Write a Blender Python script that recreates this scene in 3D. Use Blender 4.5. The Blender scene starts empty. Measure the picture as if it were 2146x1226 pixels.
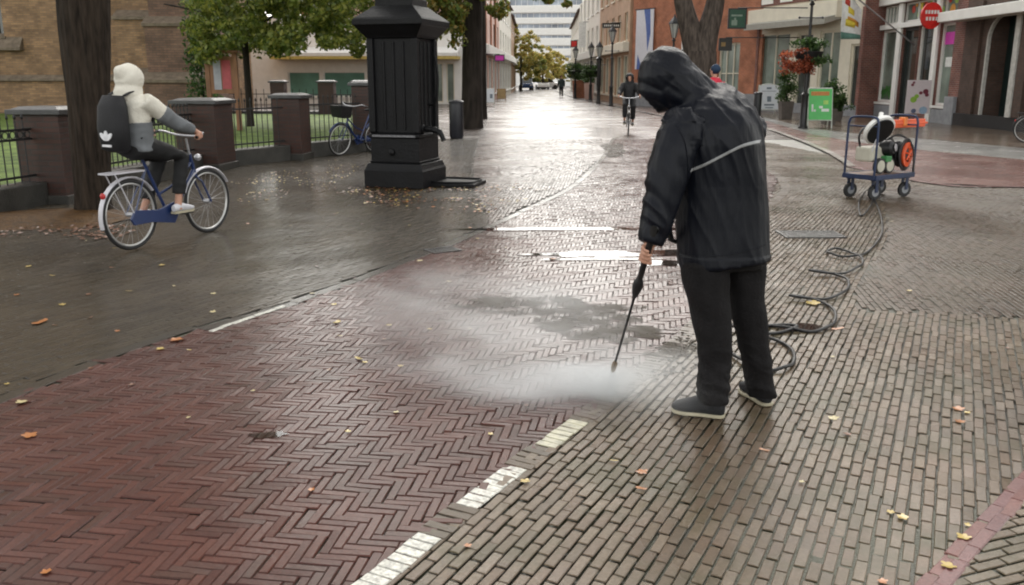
import bpy, math, random
import numpy as np
from mathutils import Vector, Matrix, noise
from mathutils.bvhtree import BVHTree
random.seed(7); RNG = np.random.default_rng(7)
C = bpy.context.scene.collection
sc = bpy.context.scene
PI = math.pi
# ------------------------------------------------------------ camera
FPX = 1850.0; CX = 1073.0; CY = 613.0; HZ = 162.0; CAMH = 1.6
TH = math.atan((CY - HZ) / FPX)
cd = bpy.data.cameras.new('camera'); cam = bpy.data.objects.new('camera', cd); C.objects.link(cam)
cam.location = (0, 0, CAMH); cam.rotation_euler = (PI/2 - TH, 0, 0)
cd.lens = FPX / 2146 * 36; cd.sensor_width = 36; cd.clip_end = 2000; cd.clip_start = 0.05
cd.dof.use_dof = False
sc.camera = cam
# ------------------------------------------------------------ light
SUN_EL = math.radians(42); SUN_AZ = math.radians(6)      # azimuth measured from +Y towards +X
w = bpy.data.worlds.new('World'); sc.world = w; w.use_nodes = True
nt = w.node_tree; nt.nodes.clear()
sky = nt.nodes.new('ShaderNodeTexSky'); sky.sky_type = 'NISHITA'; sky.sun_disc = False
sky.sun_elevation = SUN_EL; sky.sun_rotation = SUN_AZ; sky.air_density = 1.0; sky.dust_density = 1.5; sky.ozone_density = 1.0
hs = nt.nodes.new('ShaderNodeHueSaturation'); hs.inputs['Saturation'].default_value = 0.18; hs.inputs['Value'].default_value = 1.0
bg = nt.nodes.new('ShaderNodeBackground'); bg.inputs['Strength'].default_value = 0.15
ow = nt.nodes.new('ShaderNodeOutputWorld')
wm = nt.nodes.new('ShaderNodeMix'); wm.data_type = 'RGBA'; wm.blend_type = 'MULTIPLY'; wm.inputs[0].default_value = 1; wm.inputs[7].default_value = (1.0, 0.965, 0.895, 1)
nt.links.new(sky.outputs[0], hs.inputs['Color']); nt.links.new(hs.outputs[0], wm.inputs[6]); nt.links.new(wm.outputs[2], bg.inputs['Color']); nt.links.new(bg.outputs[0], ow.inputs['Surface'])
sl = bpy.data.lights.new('sun', 'SUN'); sl.energy = 0.6; sl.angle = math.radians(35); sl.color = (1.0, 0.97, 0.93)
so = bpy.data.objects.new('sun', sl); C.objects.link(so)
sd = Vector((math.sin(SUN_AZ)*math.cos(SUN_EL), math.cos(SUN_AZ)*math.cos(SUN_EL), math.sin(SUN_EL)))
so.rotation_euler = sd.to_track_quat('Z', 'Y').to_euler()
sc.view_settings.view_transform = 'Standard'; sc.view_settings.look = 'None'; sc.view_settings.gamma = 1
sc.view_settings.exposure = 1.6
sc.render.engine = 'CYCLES'
sc.cycles.use_denoising = True; sc.cycles.filter_width = 2.0
sc.cycles.max_bounces = 6; sc.cycles.diffuse_bounces = 3; sc.cycles.glossy_bounces = 4; sc.cycles.transmission_bounces = 6
sc.cycles.volume_bounces = 3; sc.cycles.transparent_max_bounces = 12; sc.cycles.volume_step_rate = 1.0
sc.cycles.caustics_reflective = False; sc.cycles.caustics_refractive = False
sc.cycles.sample_clamp_indirect = 6
# ------------------------------------------------------------ measuring helpers
ct, st = math.cos(TH), math.sin(TH)
def ray(px, py):
    u = (px - CX)/FPX; v = -(py - CY)/FPX
    return Vector((u, ct + v*st, -st + v*ct))
def G(px, py, z=0.0):                 # where the line of sight meets height z
    d = ray(px, py); t = (z - CAMH)/d.z
    return Vector((d.x*t, d.y*t, z))
def P(px, py, Y):                     # where it meets depth Y
    d = ray(px, py); t = Y/d.y
    return Vector((d.x*t, Y, CAMH + d.z*t))
# ------------------------------------------------------------ materials
MATS = {}
def nodes_of(m): return m.node_tree.nodes, m.node_tree.links
def mat(name, col, rough=0.6, metal=0.0, var=0.15, scale=8.0, bump=0.0, bscale=60.0, coat=0.0, crough=0.1,
        spec=0.5, trans=0.0, ior=1.45, island=0.0, emit=0.0, col2=None, alpha=1.0, stretch=(1,1,1), sheen=0.0):
    if name in MATS: return MATS[name]
    m = bpy.data.materials.new(name); m.use_nodes = True; N, L = nodes_of(m)
    b = N['Principled BSDF']; b.inputs['Roughness'].default_value = rough; b.inputs['Metallic'].default_value = metal
    b.inputs['Specular IOR Level'].default_value = spec; b.inputs['IOR'].default_value = ior
    b.inputs['Transmission Weight'].default_value = trans; b.inputs['Coat Weight'].default_value = coat
    b.inputs['Coat Roughness'].default_value = crough; b.inputs['Alpha'].default_value = alpha
    if sheen: b.inputs['Sheen Weight'].default_value = sheen
    tc = N.new('ShaderNodeTexCoord'); mp = N.new('ShaderNodeMapping'); mp.inputs['Scale'].default_value = stretch
    L.new(tc.outputs['Object'], mp.inputs[0])
    nz = N.new('ShaderNodeTexNoise'); nz.inputs['Scale'].default_value = scale; nz.inputs['Detail'].default_value = 5
    L.new(mp.outputs[0], nz.inputs['Vector'])
    c = Vector(col[:3]); lo = c*(1-var); hi = c*(1+var) if col2 is None else Vector(col2)
    rp = N.new('ShaderNodeValToRGB'); rp.color_ramp.elements[0].position = 0.3; rp.color_ramp.elements[1].position = 0.7
    rp.color_ramp.elements[0].color = (*lo, 1); rp.color_ramp.elements[1].color = (*[min(1, x) for x in hi], 1)
    L.new(nz.outputs[0], rp.inputs[0]); out = rp.outputs[0]
    if island:
        g = N.new('ShaderNodeNewGeometry'); h = N.new('ShaderNodeHueSaturation')
        mr = N.new('ShaderNodeMapRange'); mr.inputs[3].default_value = 1-island; mr.inputs[4].default_value = 1+island
        L.new(g.outputs['Random Per Island'], mr.inputs[0]); L.new(mr.outputs[0], h.inputs['Value']); L.new(out, h.inputs['Color']); out = h.outputs[0]
    L.new(out, b.inputs['Base Color'])
    if bump:
        n2 = N.new('ShaderNodeTexNoise'); n2.inputs['Scale'].default_value = bscale; n2.inputs['Detail'].default_value = 6
        L.new(mp.outputs[0], n2.inputs['Vector'])
        bp = N.new('ShaderNodeBump'); bp.inputs['Strength'].default_value = bump; bp.inputs['Distance'].default_value = 0.02
        L.new(n2.outputs[0], bp.inputs['Height']); L.new(bp.outputs[0], b.inputs['Normal'])
        if coat: L.new(bp.outputs[0], b.inputs['Coat Normal'])
    if emit: b.inputs['Emission Strength'].default_value = emit; L.new(out, b.inputs['Emission Color'])
    MATS[name] = m; return m

def brickwork(name, c1, c2, mortar, scale=1.0, rough=0.8, bw=0.22, bh=0.07, bumps=0.4):
    """wall brick: horizontal coordinate taken along the wall from its normal"""
    if name in MATS: return MATS[name]
    m = bpy.data.materials.new(name); m.use_nodes = True; N, L = nodes_of(m); b = N['Principled BSDF']
    g = N.new('ShaderNodeNewGeometry'); sp = N.new('ShaderNodeSeparateXYZ'); L.new(g.outputs['Position'], sp.inputs[0])
    cr = N.new('ShaderNodeVectorMath'); cr.operation = 'CROSS_PRODUCT'; cr.inputs[1].default_value = (0, 0, 1); L.new(g.outputs['True Normal'], cr.inputs[0])
    dt = N.new('ShaderNodeVectorMath'); dt.operation = 'DOT_PRODUCT'; L.new(cr.outputs[0], dt.inputs[0]); L.new(g.outputs['Position'], dt.inputs[1])
    cb = N.new('ShaderNodeCombineXYZ'); L.new(dt.outputs['Value'], cb.inputs[0]); L.new(sp.outputs[2], cb.inputs[1])
    bt = N.new('ShaderNodeTexBrick'); bt.inputs['Scale'].default_value = scale; bt.inputs['Brick Width'].default_value = bw; bt.inputs['Row Height'].default_value = bh
    bt.inputs['Mortar Size'].default_value = 0.008; bt.inputs['Color1'].default_value = (*c1, 1); bt.inputs['Color2'].default_value = (*c2, 1); bt.inputs['Mortar'].default_value = (*mortar, 1)
    L.new(cb.outputs[0], bt.inputs['Vector'])
    nz = N.new('ShaderNodeTexNoise'); nz.inputs['Scale'].default_value = 1.3; nz.inputs['Detail'].default_value = 8; nz.inputs['Roughness'].default_value = 0.65; L.new(cb.outputs[0], nz.inputs['Vector'])
    mr = N.new('ShaderNodeMapRange'); mr.inputs[1].default_value = 0.3; mr.inputs[2].default_value = 0.7; mr.inputs[3].default_value = 0.55; mr.inputs[4].default_value = 1.3
    L.new(nz.outputs[0], mr.inputs[0])
    hv = N.new('ShaderNodeHueSaturation'); L.new(bt.outputs[0], hv.inputs['Color']); L.new(mr.outputs[0], hv.inputs['Value'])
    L.new(hv.outputs[0], b.inputs['Base Color']); b.inputs['Roughness'].default_value = rough
    bp = N.new('ShaderNodeBump'); bp.inputs['Strength'].default_value = bumps; bp.inputs['Distance'].default_value = 0.015; bp.invert = True
    L.new(bt.outputs['Fac'], bp.inputs['Height']); L.new(bp.outputs[0], b.inputs['Normal'])
    MATS[name] = m; return m

def paving(name, cols, rough=(0.12, 0.42), joint=False, moss=0.0, big=0.35, wet=1.0):
    """wet clay pavers: one tone per brick (random per island), stains, a water film that thins out in patches"""
    m = bpy.data.materials.new(name); m.use_nodes = True; N, L = nodes_of(m); b = N['Principled BSDF']
    g = N.new('ShaderNodeNewGeometry')
    rp = N.new('ShaderNodeValToRGB'); e = rp.color_ramp.elements
    for i, c in enumerate(cols):
        el = e[i] if i < 2 else e.new(i/(len(cols)-1))
        el.position = i/(len(cols)-1)
    for i, c in enumerate(cols): e[i].color = (*c, 1)
    L.new(g.outputs['Random Per Island'], rp.inputs[0])
    def nz(scale, det=4, rough_=0.6):
        n = N.new('ShaderNodeTexNoise'); n.inputs['Scale'].default_value = scale; n.inputs['Detail'].default_value = det; n.inputs['Roughness'].default_value = rough_
        L.new(g.outputs['Position'], n.inputs['Vector']); return n.outputs[0]
    def rng(v, a, b_, c, d):
        r = N.new('ShaderNodeMapRange'); r.inputs[1].default_value = a; r.inputs[2].default_value = b_; r.inputs[3].default_value = c; r.inputs[4].default_value = d
        L.new(v, r.inputs[0]); return r.outputs[0]
    hv = N.new('ShaderNodeHueSaturation'); L.new(rp.outputs[0], hv.inputs['Color'])
    mx = N.new('ShaderNodeMath'); mx.operation = 'MULTIPLY'
    L.new(rng(nz(0.9, 5), 0.3, 0.7, 1-big, 1+big), mx.inputs[0]); L.new(rng(nz(70, 4), 0.3, 0.7, 0.8, 1.2), mx.inputs[1])
    L.new(mx.outputs[0], hv.inputs['Value']); out = hv.outputs[0]
    if moss:
        mm = N.new('ShaderNodeMix'); mm.data_type = 'RGBA'; mm.inputs[7].default_value = (0.058, 0.050, 0.018, 1)
        L.new(rng(nz(1.7, 6, 0.7), 0.48, 0.66, 0, moss), mm.inputs[0]); L.new(out, mm.inputs[6]); out = mm.outputs[2]
    L.new(out, b.inputs['Base Color'])
    film = rng(nz(0.55, 6, 0.62), 0.36, 0.62, rough[0], rough[1])
    L.new(film, b.inputs['Coat Roughness']); b.inputs['Coat Weight'].default_value = wet*.85; b.inputs['Coat IOR'].default_value = 1.33
    b.inputs['Roughness'].default_value = 0.55; b.inputs['Specular IOR Level'].default_value = 0.12
    bp = N.new('ShaderNodeBump'); bp.inputs['Strength'].default_value = 0.35; bp.inputs['Distance'].default_value = 0.004
    ad = N.new('ShaderNodeMath'); ad.operation = 'ADD'; L.new(nz(45, 5, 0.7), ad.inputs[0]); L.new(nz(9, 2), ad.inputs[1])
    L.new(ad.outputs[0], bp.inputs['Height']); L.new(bp.outputs[0], b.inputs['Normal']); L.new(bp.outputs[0], b.inputs['Coat Normal'])
    MATS[name] = m; return m
# ------------------------------------------------------------ mesh helpers
class MB:
    def __init__(s): s.v = []; s.f = []
    def add(s, v, f):
        o = len(s.v); s.v += [tuple(x) for x in v]; s.f += [tuple(i+o for i in q) for q in f]; return s
    def box(s, x0, x1, y0, y1, z0, z1, T=None):
        v = [(x, y, z) for z in (z0, z1) for y in (y0, y1) for x in (x0, x1)]
        if T: v = [T(*p) for p in v]
        return s.add(v, [(0,2,3,1),(4,5,7,6),(0,1,5,4),(2,6,7,3),(0,4,6,2),(1,3,7,5)])
    def cyl(s, p, q, r, r2=None, n=12, cap=True):
        p = Vector(p); q = Vector(q); r2 = r if r2 is None else r2
        return s.tube([p, q], [r, r2], n, cap)
    def tube(s, pts, r, n=8, cap=True, closed=False, flat=None):
        pts = [Vector(p) for p in pts]; m = len(pts)
        if not hasattr(r, '__len__'): r = [r]*m
        vs = []; fs = []
        up = Vector((0, 0, 1)); prev = None
        for i, p in enumerate(pts):
            if closed: t = pts[(i+1) % m] - pts[i-1]
            else: t = pts[min(i+1, m-1)] - pts[max(i-1, 0)]
            if t.length < 1e-9: t = Vector((0, 0, 1))
            t.normalize()
            if prev is None:
                a = t.cross(up) if abs(t.z) < 0.95 else t.cross(Vector((0, 1, 0)))
            else: a = prev - t*prev.dot(t)
            if a.length < 1e-6: a = t.orthogonal()
            a.normalize(); prev = a; b = t.cross(a)
            for k in range(n):
                an = 2*PI*k/n
                vs.append(p + (a*math.cos(an) + b*math.sin(an)*(flat or 1))*r[i])
        segs = m if closed else m-1
        for i in range(segs):
            for k in range(n):
                a0 = i*n+k; a1 = i*n+(k+1) % n; b0 = ((i+1) % m)*n+k; b1 = ((i+1) % m)*n+(k+1) % n
                fs.append((a0, a1, b1, b0))
        if cap and not closed:
            fs.append(tuple(range(n-1, -1, -1))); fs.append(tuple((m-1)*n+k for k in range(n)))
        return s.add(vs, fs)
    def rings(s, rings, cap=True):       # list of equal-length point rings
        n = len(rings[0]); vs = [p for r in rings for p in r]; fs = []
        for i in range(len(rings)-1):
            for k in range(n): fs.append((i*n+k, i*n+(k+1) % n, (i+1)*n+(k+1) % n, (i+1)*n+k))
        if cap: fs.append(tuple(range(n-1, -1, -1))); fs.append(tuple((len(rings)-1)*n+k for k in range(n)))
        return s.add(vs, fs)
    def lathe(s, prof, c=(0, 0, 0), n=16, ax=None):   # prof: (r, z)
        c = Vector(c); R = Matrix.Identity(3) if ax is None else Vector((0, 0, 1)).rotation_difference(Vector(ax)).to_matrix()
        return s.rings([[c + R @ Vector((r*math.cos(2*PI*k/n), r*math.sin(2*PI*k/n), z)) for k in range(n)] for r, z in prof])
    def ell(s, c, r, R=None, nu=16, nv=10):
        c = Vector(c); R = R or Matrix.Identity(3); rr = []
        for j in range(nv+1):
            a = -PI/2 + PI*(0.02 + 0.96*j/nv)
            rr.append([c + R @ Vector((r[0]*math.cos(a)*math.cos(2*PI*k/nu), r[1]*math.cos(a)*math.sin(2*PI*k/nu), r[2]*math.sin(a))) for k in range(nu)])
        return s.rings(rr)
    def prism(s, poly, d):    # polygon (3D points) extruded by vector d
        poly = [Vector(p) for p in poly]; n = len(poly); d = Vector(d)
        vs = poly + [p + d for p in poly]
        return s.add(vs, [tuple(range(n-1, -1, -1)), tuple(range(n, 2*n))] + [(i, (i+1) % n, n+(i+1) % n, n+i) for i in range(n)])
    def islands(s):
        par = list(range(len(s.v)))
        def fd(i):
            while par[i] != i: par[i] = par[par[i]]; i = par[i]
            return i
        for f in s.f:
            for i in f[1:]: par[fd(i)] = fd(f[0])
        out = {}
        for f in s.f: out.setdefault(fd(f[0]), []).append(f)
        res = []
        for fs in out.values():
            ids = sorted({i for f in fs for i in f}); mp = {i: k for k, i in enumerate(ids)}
            b = MB(); b.v = [s.v[i] for i in ids]; b.f = [tuple(mp[i] for i in f) for f in fs]; res.append(b)
        return res
    def split(s, name, m, parent=None, **k):      # one object per separate piece
        return [b.build(name, m, parent, **k) for b in s.islands()]
    def build(s, name, m, parent=None, smooth=True, bevel=0.0, ang=40, world=True):
        me = bpy.data.meshes.new(name)
        off = Vector((0, 0, 0))
        if parent is not None and world:
            off = parent.location.copy()
            if parent.parent is not None: off = off + parent.parent.location
        me.from_pydata([tuple(Vector(v) - off) for v in s.v], [], s.f)
        me.materials.append(m)
        o = bpy.data.objects.new(name, me); C.objects.link(o)
        if smooth: me.shade_smooth(); me.set_sharp_from_angle(angle=math.radians(ang))
        if bevel:
            bv = o.modifiers.new('bevel', 'BEVEL'); bv.width = bevel; bv.segments = 2; bv.limit_method = 'ANGLE'; bv.angle_limit = math.radians(40)
        if parent is not None: o.parent = parent
        return o
def tag(o, label=None, cat=None, group=None, kind=None):
    if label: o['label'] = label
    if cat: o['category'] = cat
    if group: o['group'] = group
    if kind: o['kind'] = kind
    return o
def thing(name, label, cat, loc=(0, 0, 0), rz=0.0, group=None):
    o = bpy.data.objects.new(name, None); o.empty_display_size = 0.2; C.objects.link(o)
    o.location = loc; o.rotation_euler = (0, 0, rz); return tag(o, label, cat, group)
def dup(root, loc, rz=None, label=None):
    def cp(o, par):
        c = o.copy(); C.objects.link(c)
        if par: c.parent = par
        for k in [k for k in allc if k.parent == o]: cp(k, c)
        return c
    allc = list(root.children_recursive)
    r = cp(root, None); r.location = loc
    if rz is not None: r.rotation_euler = (0, 0, rz)
    if label: r['label'] = label
    return r
def crom(pts, k=8, closed=False):
    pts = [Vector(p) for p in pts]; out = []; n = len(pts)
    for i in range(n if closed else n-1):
        g = (lambda j: pts[j % n]) if closed else (lambda j: pts[max(0, min(n-1, j))])
        a, b, c, d = g(i-1), g(i), g(i+1), g(i+2)
        for q in range(k):
            t = q/k
            out.append(0.5*((2*b) + (c-a)*t + (2*a-5*b+4*c-d)*t*t + (3*b-a-3*c+d)*t**3))
    if not closed: out.append(pts[-1])
    return out
def inpoly(x, y, poly):
    x = np.asarray(x); y = np.asarray(y); c = np.zeros(x.shape, bool); n = len(poly); j = n-1
    for i in range(n):
        xi, yi = poly[i][:2]; xj, yj = poly[j][:2]
        t = ((yi > y) != (yj > y)) & (x < (xj-xi)*(y-yi)/((yj-yi) or 1e-12) + xi)
        c ^= t; j = i
    return c
def solid(name, parts, m, parent, voxel=0.01, smooth=4, fn=None, cut=None, thick=0, kind=None, world=True):
    """fuse overlapping closed shapes into one continuous skin, then fold / shape it"""
    tmp = bpy.data.meshes.new('tmp'); tmp.from_pydata([tuple(v) for v in parts.v], [], parts.f)
    to = bpy.data.objects.new('tmp', tmp); C.objects.link(to)
    r = to.modifiers.new('r', 'REMESH'); r.mode = 'VOXEL'; r.voxel_size = voxel; r.adaptivity = 0
    if smooth:
        s = to.modifiers.new('s', 'SMOOTH'); s.factor = 0.5; s.iterations = smooth
    dg = bpy.context.evaluated_depsgraph_get(); me = bpy.data.meshes.new_from_object(to.evaluated_get(dg))
    bpy.data.objects.remove(to); bpy.data.meshes.remove(tmp)
    n = len(me.vertices); co = np.empty(n*3); me.vertices.foreach_get('co', co); co = co.reshape(-1, 3)
    if fn:
        no = np.empty(n*3); me.vertices.foreach_get('normal', no); no = no.reshape(-1, 3)
        d = np.array([fn(Vector(co[i]), Vector(no[i])) for i in range(n)])
        co = co + no*d[:, None]
    if cut:
        keep = np.array([not cut(Vector(p)) for p in co])
        fs = [tuple(p.vertices) for p in me.polygons if all(keep[i] for i in p.vertices)]
        idx = {}; nv = []
        for f in fs:
            for i in f:
                if i not in idx: idx[i] = len(nv); nv.append(co[i])
        bpy.data.meshes.remove(me); me = bpy.data.meshes.new(name)
        me.from_pydata([tuple(v) for v in nv], [], [tuple(idx[i] for i in f) for f in fs]); co = np.array(nv)
    me.name = name; off = np.array(parent.location) if (parent is not None and world) else np.zeros(3)
    me.vertices.foreach_set('co', (co - off).ravel()); me.update()
    me.materials.clear(); me.materials.append(m); me.shade_smooth()
    o = bpy.data.objects.new(name, me); C.objects.link(o)
    if thick:
        q = o.modifiers.new('t', 'SOLIDIFY'); q.thickness = thick; q.offset = -1
    if parent is not None: o.parent = parent
    return o
# ============================================================ GROUND
def und(x, y):
    return (0.0035*np.sin(x*2.1+0.7*y)+0.003*np.sin(y*1.7-0.9*x+1.2)+0.002*np.sin(3.9*x+2.3*y+.4)+0.0015*np.sin(5.3*y-3.1*x))
def brick_mesh(name, m, cx, cy, ang, L, W, gap=0.007, jit=0.0018, tilt=0.010, lift=0.0, fill=0.0):
    """one mesh of separate clay bricks, each a chamfered block with its own slight tilt"""
    n = len(cx); cx = np.asarray(cx, float); cy = np.asarray(cy, float); ang = np.broadcast_to(np.asarray(ang, float), (n,))
    hl = np.broadcast_to(np.asarray(L, float), (n,))/2 - gap/2; hw = np.broadcast_to(np.asarray(W, float), (n,))/2 - gap/2
    cx = cx + RNG.normal(0, jit, n); cy = cy + RNG.normal(0, jit, n); ang = ang + RNG.normal(0, 0.008, n)
    hl = hl*(1+RNG.normal(0, 0.008, n)); hw = hw*(1+RNG.normal(0, 0.015, n))
    ca, sa = np.cos(ang), np.sin(ang); tx = RNG.normal(0, tilt, n); ty = RNG.normal(0, tilt, n); dz = RNG.normal(0, 0.0012, n)
    V = np.zeros((n, 8, 3)); ch = 0.003
    for k, (a, b) in enumerate([(-1,-1),(1,-1),(1,1),(-1,1)]):
        for lv in (0, 1):
            lx = a*(hl - (ch if lv == 0 else -fill*gap/2)); ly = b*(hw - (ch if lv == 0 else -fill*gap/2))
            x = cx + ca*lx - sa*ly; y = cy + sa*lx + ca*ly
            z = und(x, y) + lx*tx + ly*ty + dz + lift - (0 if lv == 0 else 0.0035 + fill*.002)
            V[:, k+4*lv] = np.stack([x, y, z], 1)
    V[:, 4:, 2] -= 0.0
    F = np.array([(0,1,2,3),(4,5,1,0),(5,6,2,1),(6,7,3,2),(7,4,0,3)])
    faces = (F[None] + 8*np.arange(n)[:, None, None]).reshape(-1, 4)
    me = bpy.data.meshes.new(name); me.vertices.add(n*8); me.vertices.foreach_set('co', V.ravel())
    me.loops.add(faces.size); me.loops.foreach_set('vertex_index', faces.ravel().astype(np.int32))
    me.polygons.add(len(faces)); me.polygons.foreach_set('loop_start', np.arange(0, faces.size, 4, dtype=np.int32))
    me.update(calc_edges=True); me.validate(); me.materials.append(m); me.shade_flat()
    o = bpy.data.objects.new(name, me); C.objects.link(o); return o
def in_view(x, y, marg=1.2):      # keep only bricks near what a camera about here can see
    return (y > 1.3) & (y < 24) & (np.abs(x) < 0.62*y + marg)
def running(poly, heading, L, W, o=(0, 0), R=24):
    ca, sa = math.cos(heading), math.sin(heading)
    i, j = np.meshgrid(np.arange(-int(R/L), int(R/L)), np.arange(-int(R/W), int(R/W)), indexing='ij')
    u = (i + 0.5*(j % 2) + 0.06*np.sin(j*1.7))*L; v = j*W
    x = o[0] + ca*u - sa*v; y = o[1] + sa*u + ca*v
    k = in_view(x, y); x, y = x[k], y[k]; k = inpoly(x, y, poly); return x[k], y[k]
def herring(poly, heading, W, n=3, o=(0, 8), R=18):
    q = int(R/W); i = np.arange(-q, q)[:, None]; k = np.arange(-q//(2*n)-1, q//(2*n)+2)[None, :]
    hx = (i + 2*n*k + n/2)*W; hy = (i + 0.5 + 0*k)*W
    vx = (i + 2*n*k + n + 0.5 - 0)*W; vy = (i + 0*k + n + 0.5 + 0.0*k - n/2 + 0.0)*W
    # vertical brick in column c=i+2nk covers rows c-2n+1 .. c-n of the chain k=0
    c = np.arange(-2*q, 2*q)[:, None]; kk = np.arange(-q//n, q//n)[None, :]
    vx = (c + 0.5 + 0*kk)*W; vy = (c - 2*n + 1 + n/2 + 2*n*kk)*W
    ca, sa = math.cos(heading), math.sin(heading); X = []; Y = []; A = []
    for gx, gy, a in ((hx.ravel(), hy.ravel(), 0), (vx.ravel(), vy.ravel(), PI/2)):
        x = o[0] + ca*gx - sa*gy; y = o[1] + sa*gx + ca*gy
        m = in_view(x, y); x, y = x[m], y[m]; m = inpoly(x, y, poly); X.append(x[m]); Y.append(y[m]); A.append(np.full(m.sum(), heading + a))
    return np.concatenate(X), np.concatenate(Y), np.concatenate(A)
def course(pts, pitch, off=0.0):
    """points and headings every pitch metres along a curve, shifted sideways by off"""
    pts = crom([(p[0], p[1], 0) for p in pts], 20); X = []; Y = []; A = []; acc = 0
    for a, b in zip(pts[:-1], pts[1:]):
        d = b - a; l = d.length
        if l < 1e-6: continue
        d /= l; t = pitch - acc if acc else 0
        while t < l:
            p = a + d*t; X.append(p.x - d.y*off); Y.append(p.y + d.x*off); A.append(math.atan2(d.y, d.x)); t += pitch
        acc = (l - t + pitch)
    return np.array(X), np.array(Y), np.array(A)

Kpx = [(-700, 1080), (-300, 935), (0, 838), (330, 712), (600, 642), (900, 530), (1040, 470), (1200, 392), (1262, 335), (1290, 290)]
K = [G(*p) for p in Kpx]
Dpx = [(560, 1400), (700, 1285), (800, 1207), (893, 1130), (1030, 1022), (1180, 908), (1300, 818), (1400, 735), (1480, 655), (1560, 540), (1605, 440), (1632, 370)]
D = [G(*p) for p in Dpx]
K += [Vector((3.35, 24.5, 0))]; D += [Vector((5.4, 24.5, 0))]
Rpx = [(1860, 1330), (1940, 1245), (1990, 1190), (2040, 1133), (2090, 1082), (2150, 1015), (2230, 930), (2330, 850)]
Rb = [G(*p) for p in Rpx]
redband_lo = [G(1960, 387), G(2146, 393), G(2600, 400)]; 
m_red = paving('wet_red_clay', [(0.050,0.015,0.010),(0.066,0.020,0.013),(0.074,0.024,0.016),(0.058,0.018,0.013),(0.052,0.021,0.014)], (0.10, 0.30), big=0.3)
m_grey = paving('wet_grey_clay', [(0.078,0.055,0.033),(0.116,0.084,0.053),(0.148,0.110,0.074),(0.100,0.067,0.041),(0.126,0.086,0.056)], (0.14, 0.34), moss=0.8, big=0.28)
m_brown = paving('wet_brown_clay', [(0.055,0.040,0.024),(0.082,0.058,0.036),(0.075,0.051,0.030),(0.095,0.063,0.044)], (0.16, 0.38), moss=0.45, big=0.25)
m_dark = paving('wet_dark_pavers', [(0.030,0.021,0.011),(0.042,0.031,0.017),(0.050,0.037,0.022),(0.036,0.025,0.013)], (0.07, 0.24), big=0.3)
m_band = paving('wet_band_clay', [(0.11,0.04,0.035),(0.15,0.06,0.05),(0.12,0.05,0.05)], (0.2, 0.4))
m_joint = mat('joint_soil', (0.024, 0.019, 0.011), rough=0.5, var=0.3, scale=1.6, col2=(0.036, 0.044, 0.012), bump=0.4, bscale=80, coat=0.4, crough=0.3)
# road between the left kerb and the dashed line
roadP = [(p.x, p.y) for p in K] + [(p.x, p.y) for p in reversed(D)]
x, y, a = herring(roadP, math.radians(-9), 0.038, n=4)
tag(brick_mesh('road', m_red, x, y, a, 0.152, 0.038, gap=0.0030, fill=.95, tilt=.017), kind='structure')
# left pavement
leftP = [(p.x - 0.07, p.y + 0.05) for p in K[:7]] + [(-0.55, 12.9), (-0.75, 17.0), (-0.9, 24.5), (-30, 24.5), (-30, 2)]
x, y = running(leftP, math.radians(62), 0.17, 0.046)
tag(brick_mesh('pavement', m_dark, x, y, math.radians(62), 0.17, 0.046, gap=0.004, tilt=0.007, fill=.8), kind='structure')
m_mid = paving('wet_street_clay', [(0.09,0.07,0.06),(0.12,0.09,0.078),(0.14,0.11,0.095)], (0.17, 0.32))
plazaP = [(p.x - 0.07, p.y + 0.05) for p in K[6:]] + [(-0.9, 24.5), (-0.75, 17.0), (-0.55, 12.9)]
x, y = running(plazaP, math.radians(84), 0.17, 0.046)
tag(brick_mesh('street_edge', m_mid, x, y, math.radians(84), 0.17, 0.046, gap=0.004, tilt=0.014, fill=.8), kind='structure')
# right lane: running bond, courses heading 27 degrees right of the view
hd = math.radians(90 - 26.5)
zone3 = [G(1838, 396), G(1856, 440), G(1862, 500), G(1820, 560), G(1790, 615), G(1800, 648), G(1960, 655), G(2146, 668), G(2500, 690)]
z3poly = [(p.x, p.y) for p in zone3] + [(30, 8), (30, 13.0), (redband_lo[1].x, redband_lo[1].y), (redband_lo[0].x, redband_lo[0].y)]
rightP = [(p.x, p.y) for p in D] + [(5.45, 24.5), (6.3, 24.5), (6.9, 18.0)] + [(redband_lo[0].x, redband_lo[0].y)] + [(p.x, p.y) for p in zone3] + [(12, 6)] + [(p.x, p.y) for p in reversed(Rb)]
x, y = running(rightP, hd, 0.135, 0.047)
tag(brick_mesh('lane', m_grey, x, y, hd, 0.135, 0.047, gap=0.0075, tilt=0.016, jit=.002), kind='structure')
x, y = running(z3poly, math.radians(80), 0.16, 0.042)
tag(brick_mesh('lane_side', m_brown, x, y, math.radians(80), 0.16, 0.042, gap=0.005, tilt=0.009), kind='structure')
cornP = [(p.x, p.y) for p in Rb] + [(6, 5), (6, 1), (1, 1)]
x, y = running(cornP, math.radians(20), 0.135, 0.047)
tag(brick_mesh('corner_paving', m_grey, x, y, math.radians(20), 0.135, 0.047, gap=0.0075), kind='structure')
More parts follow.
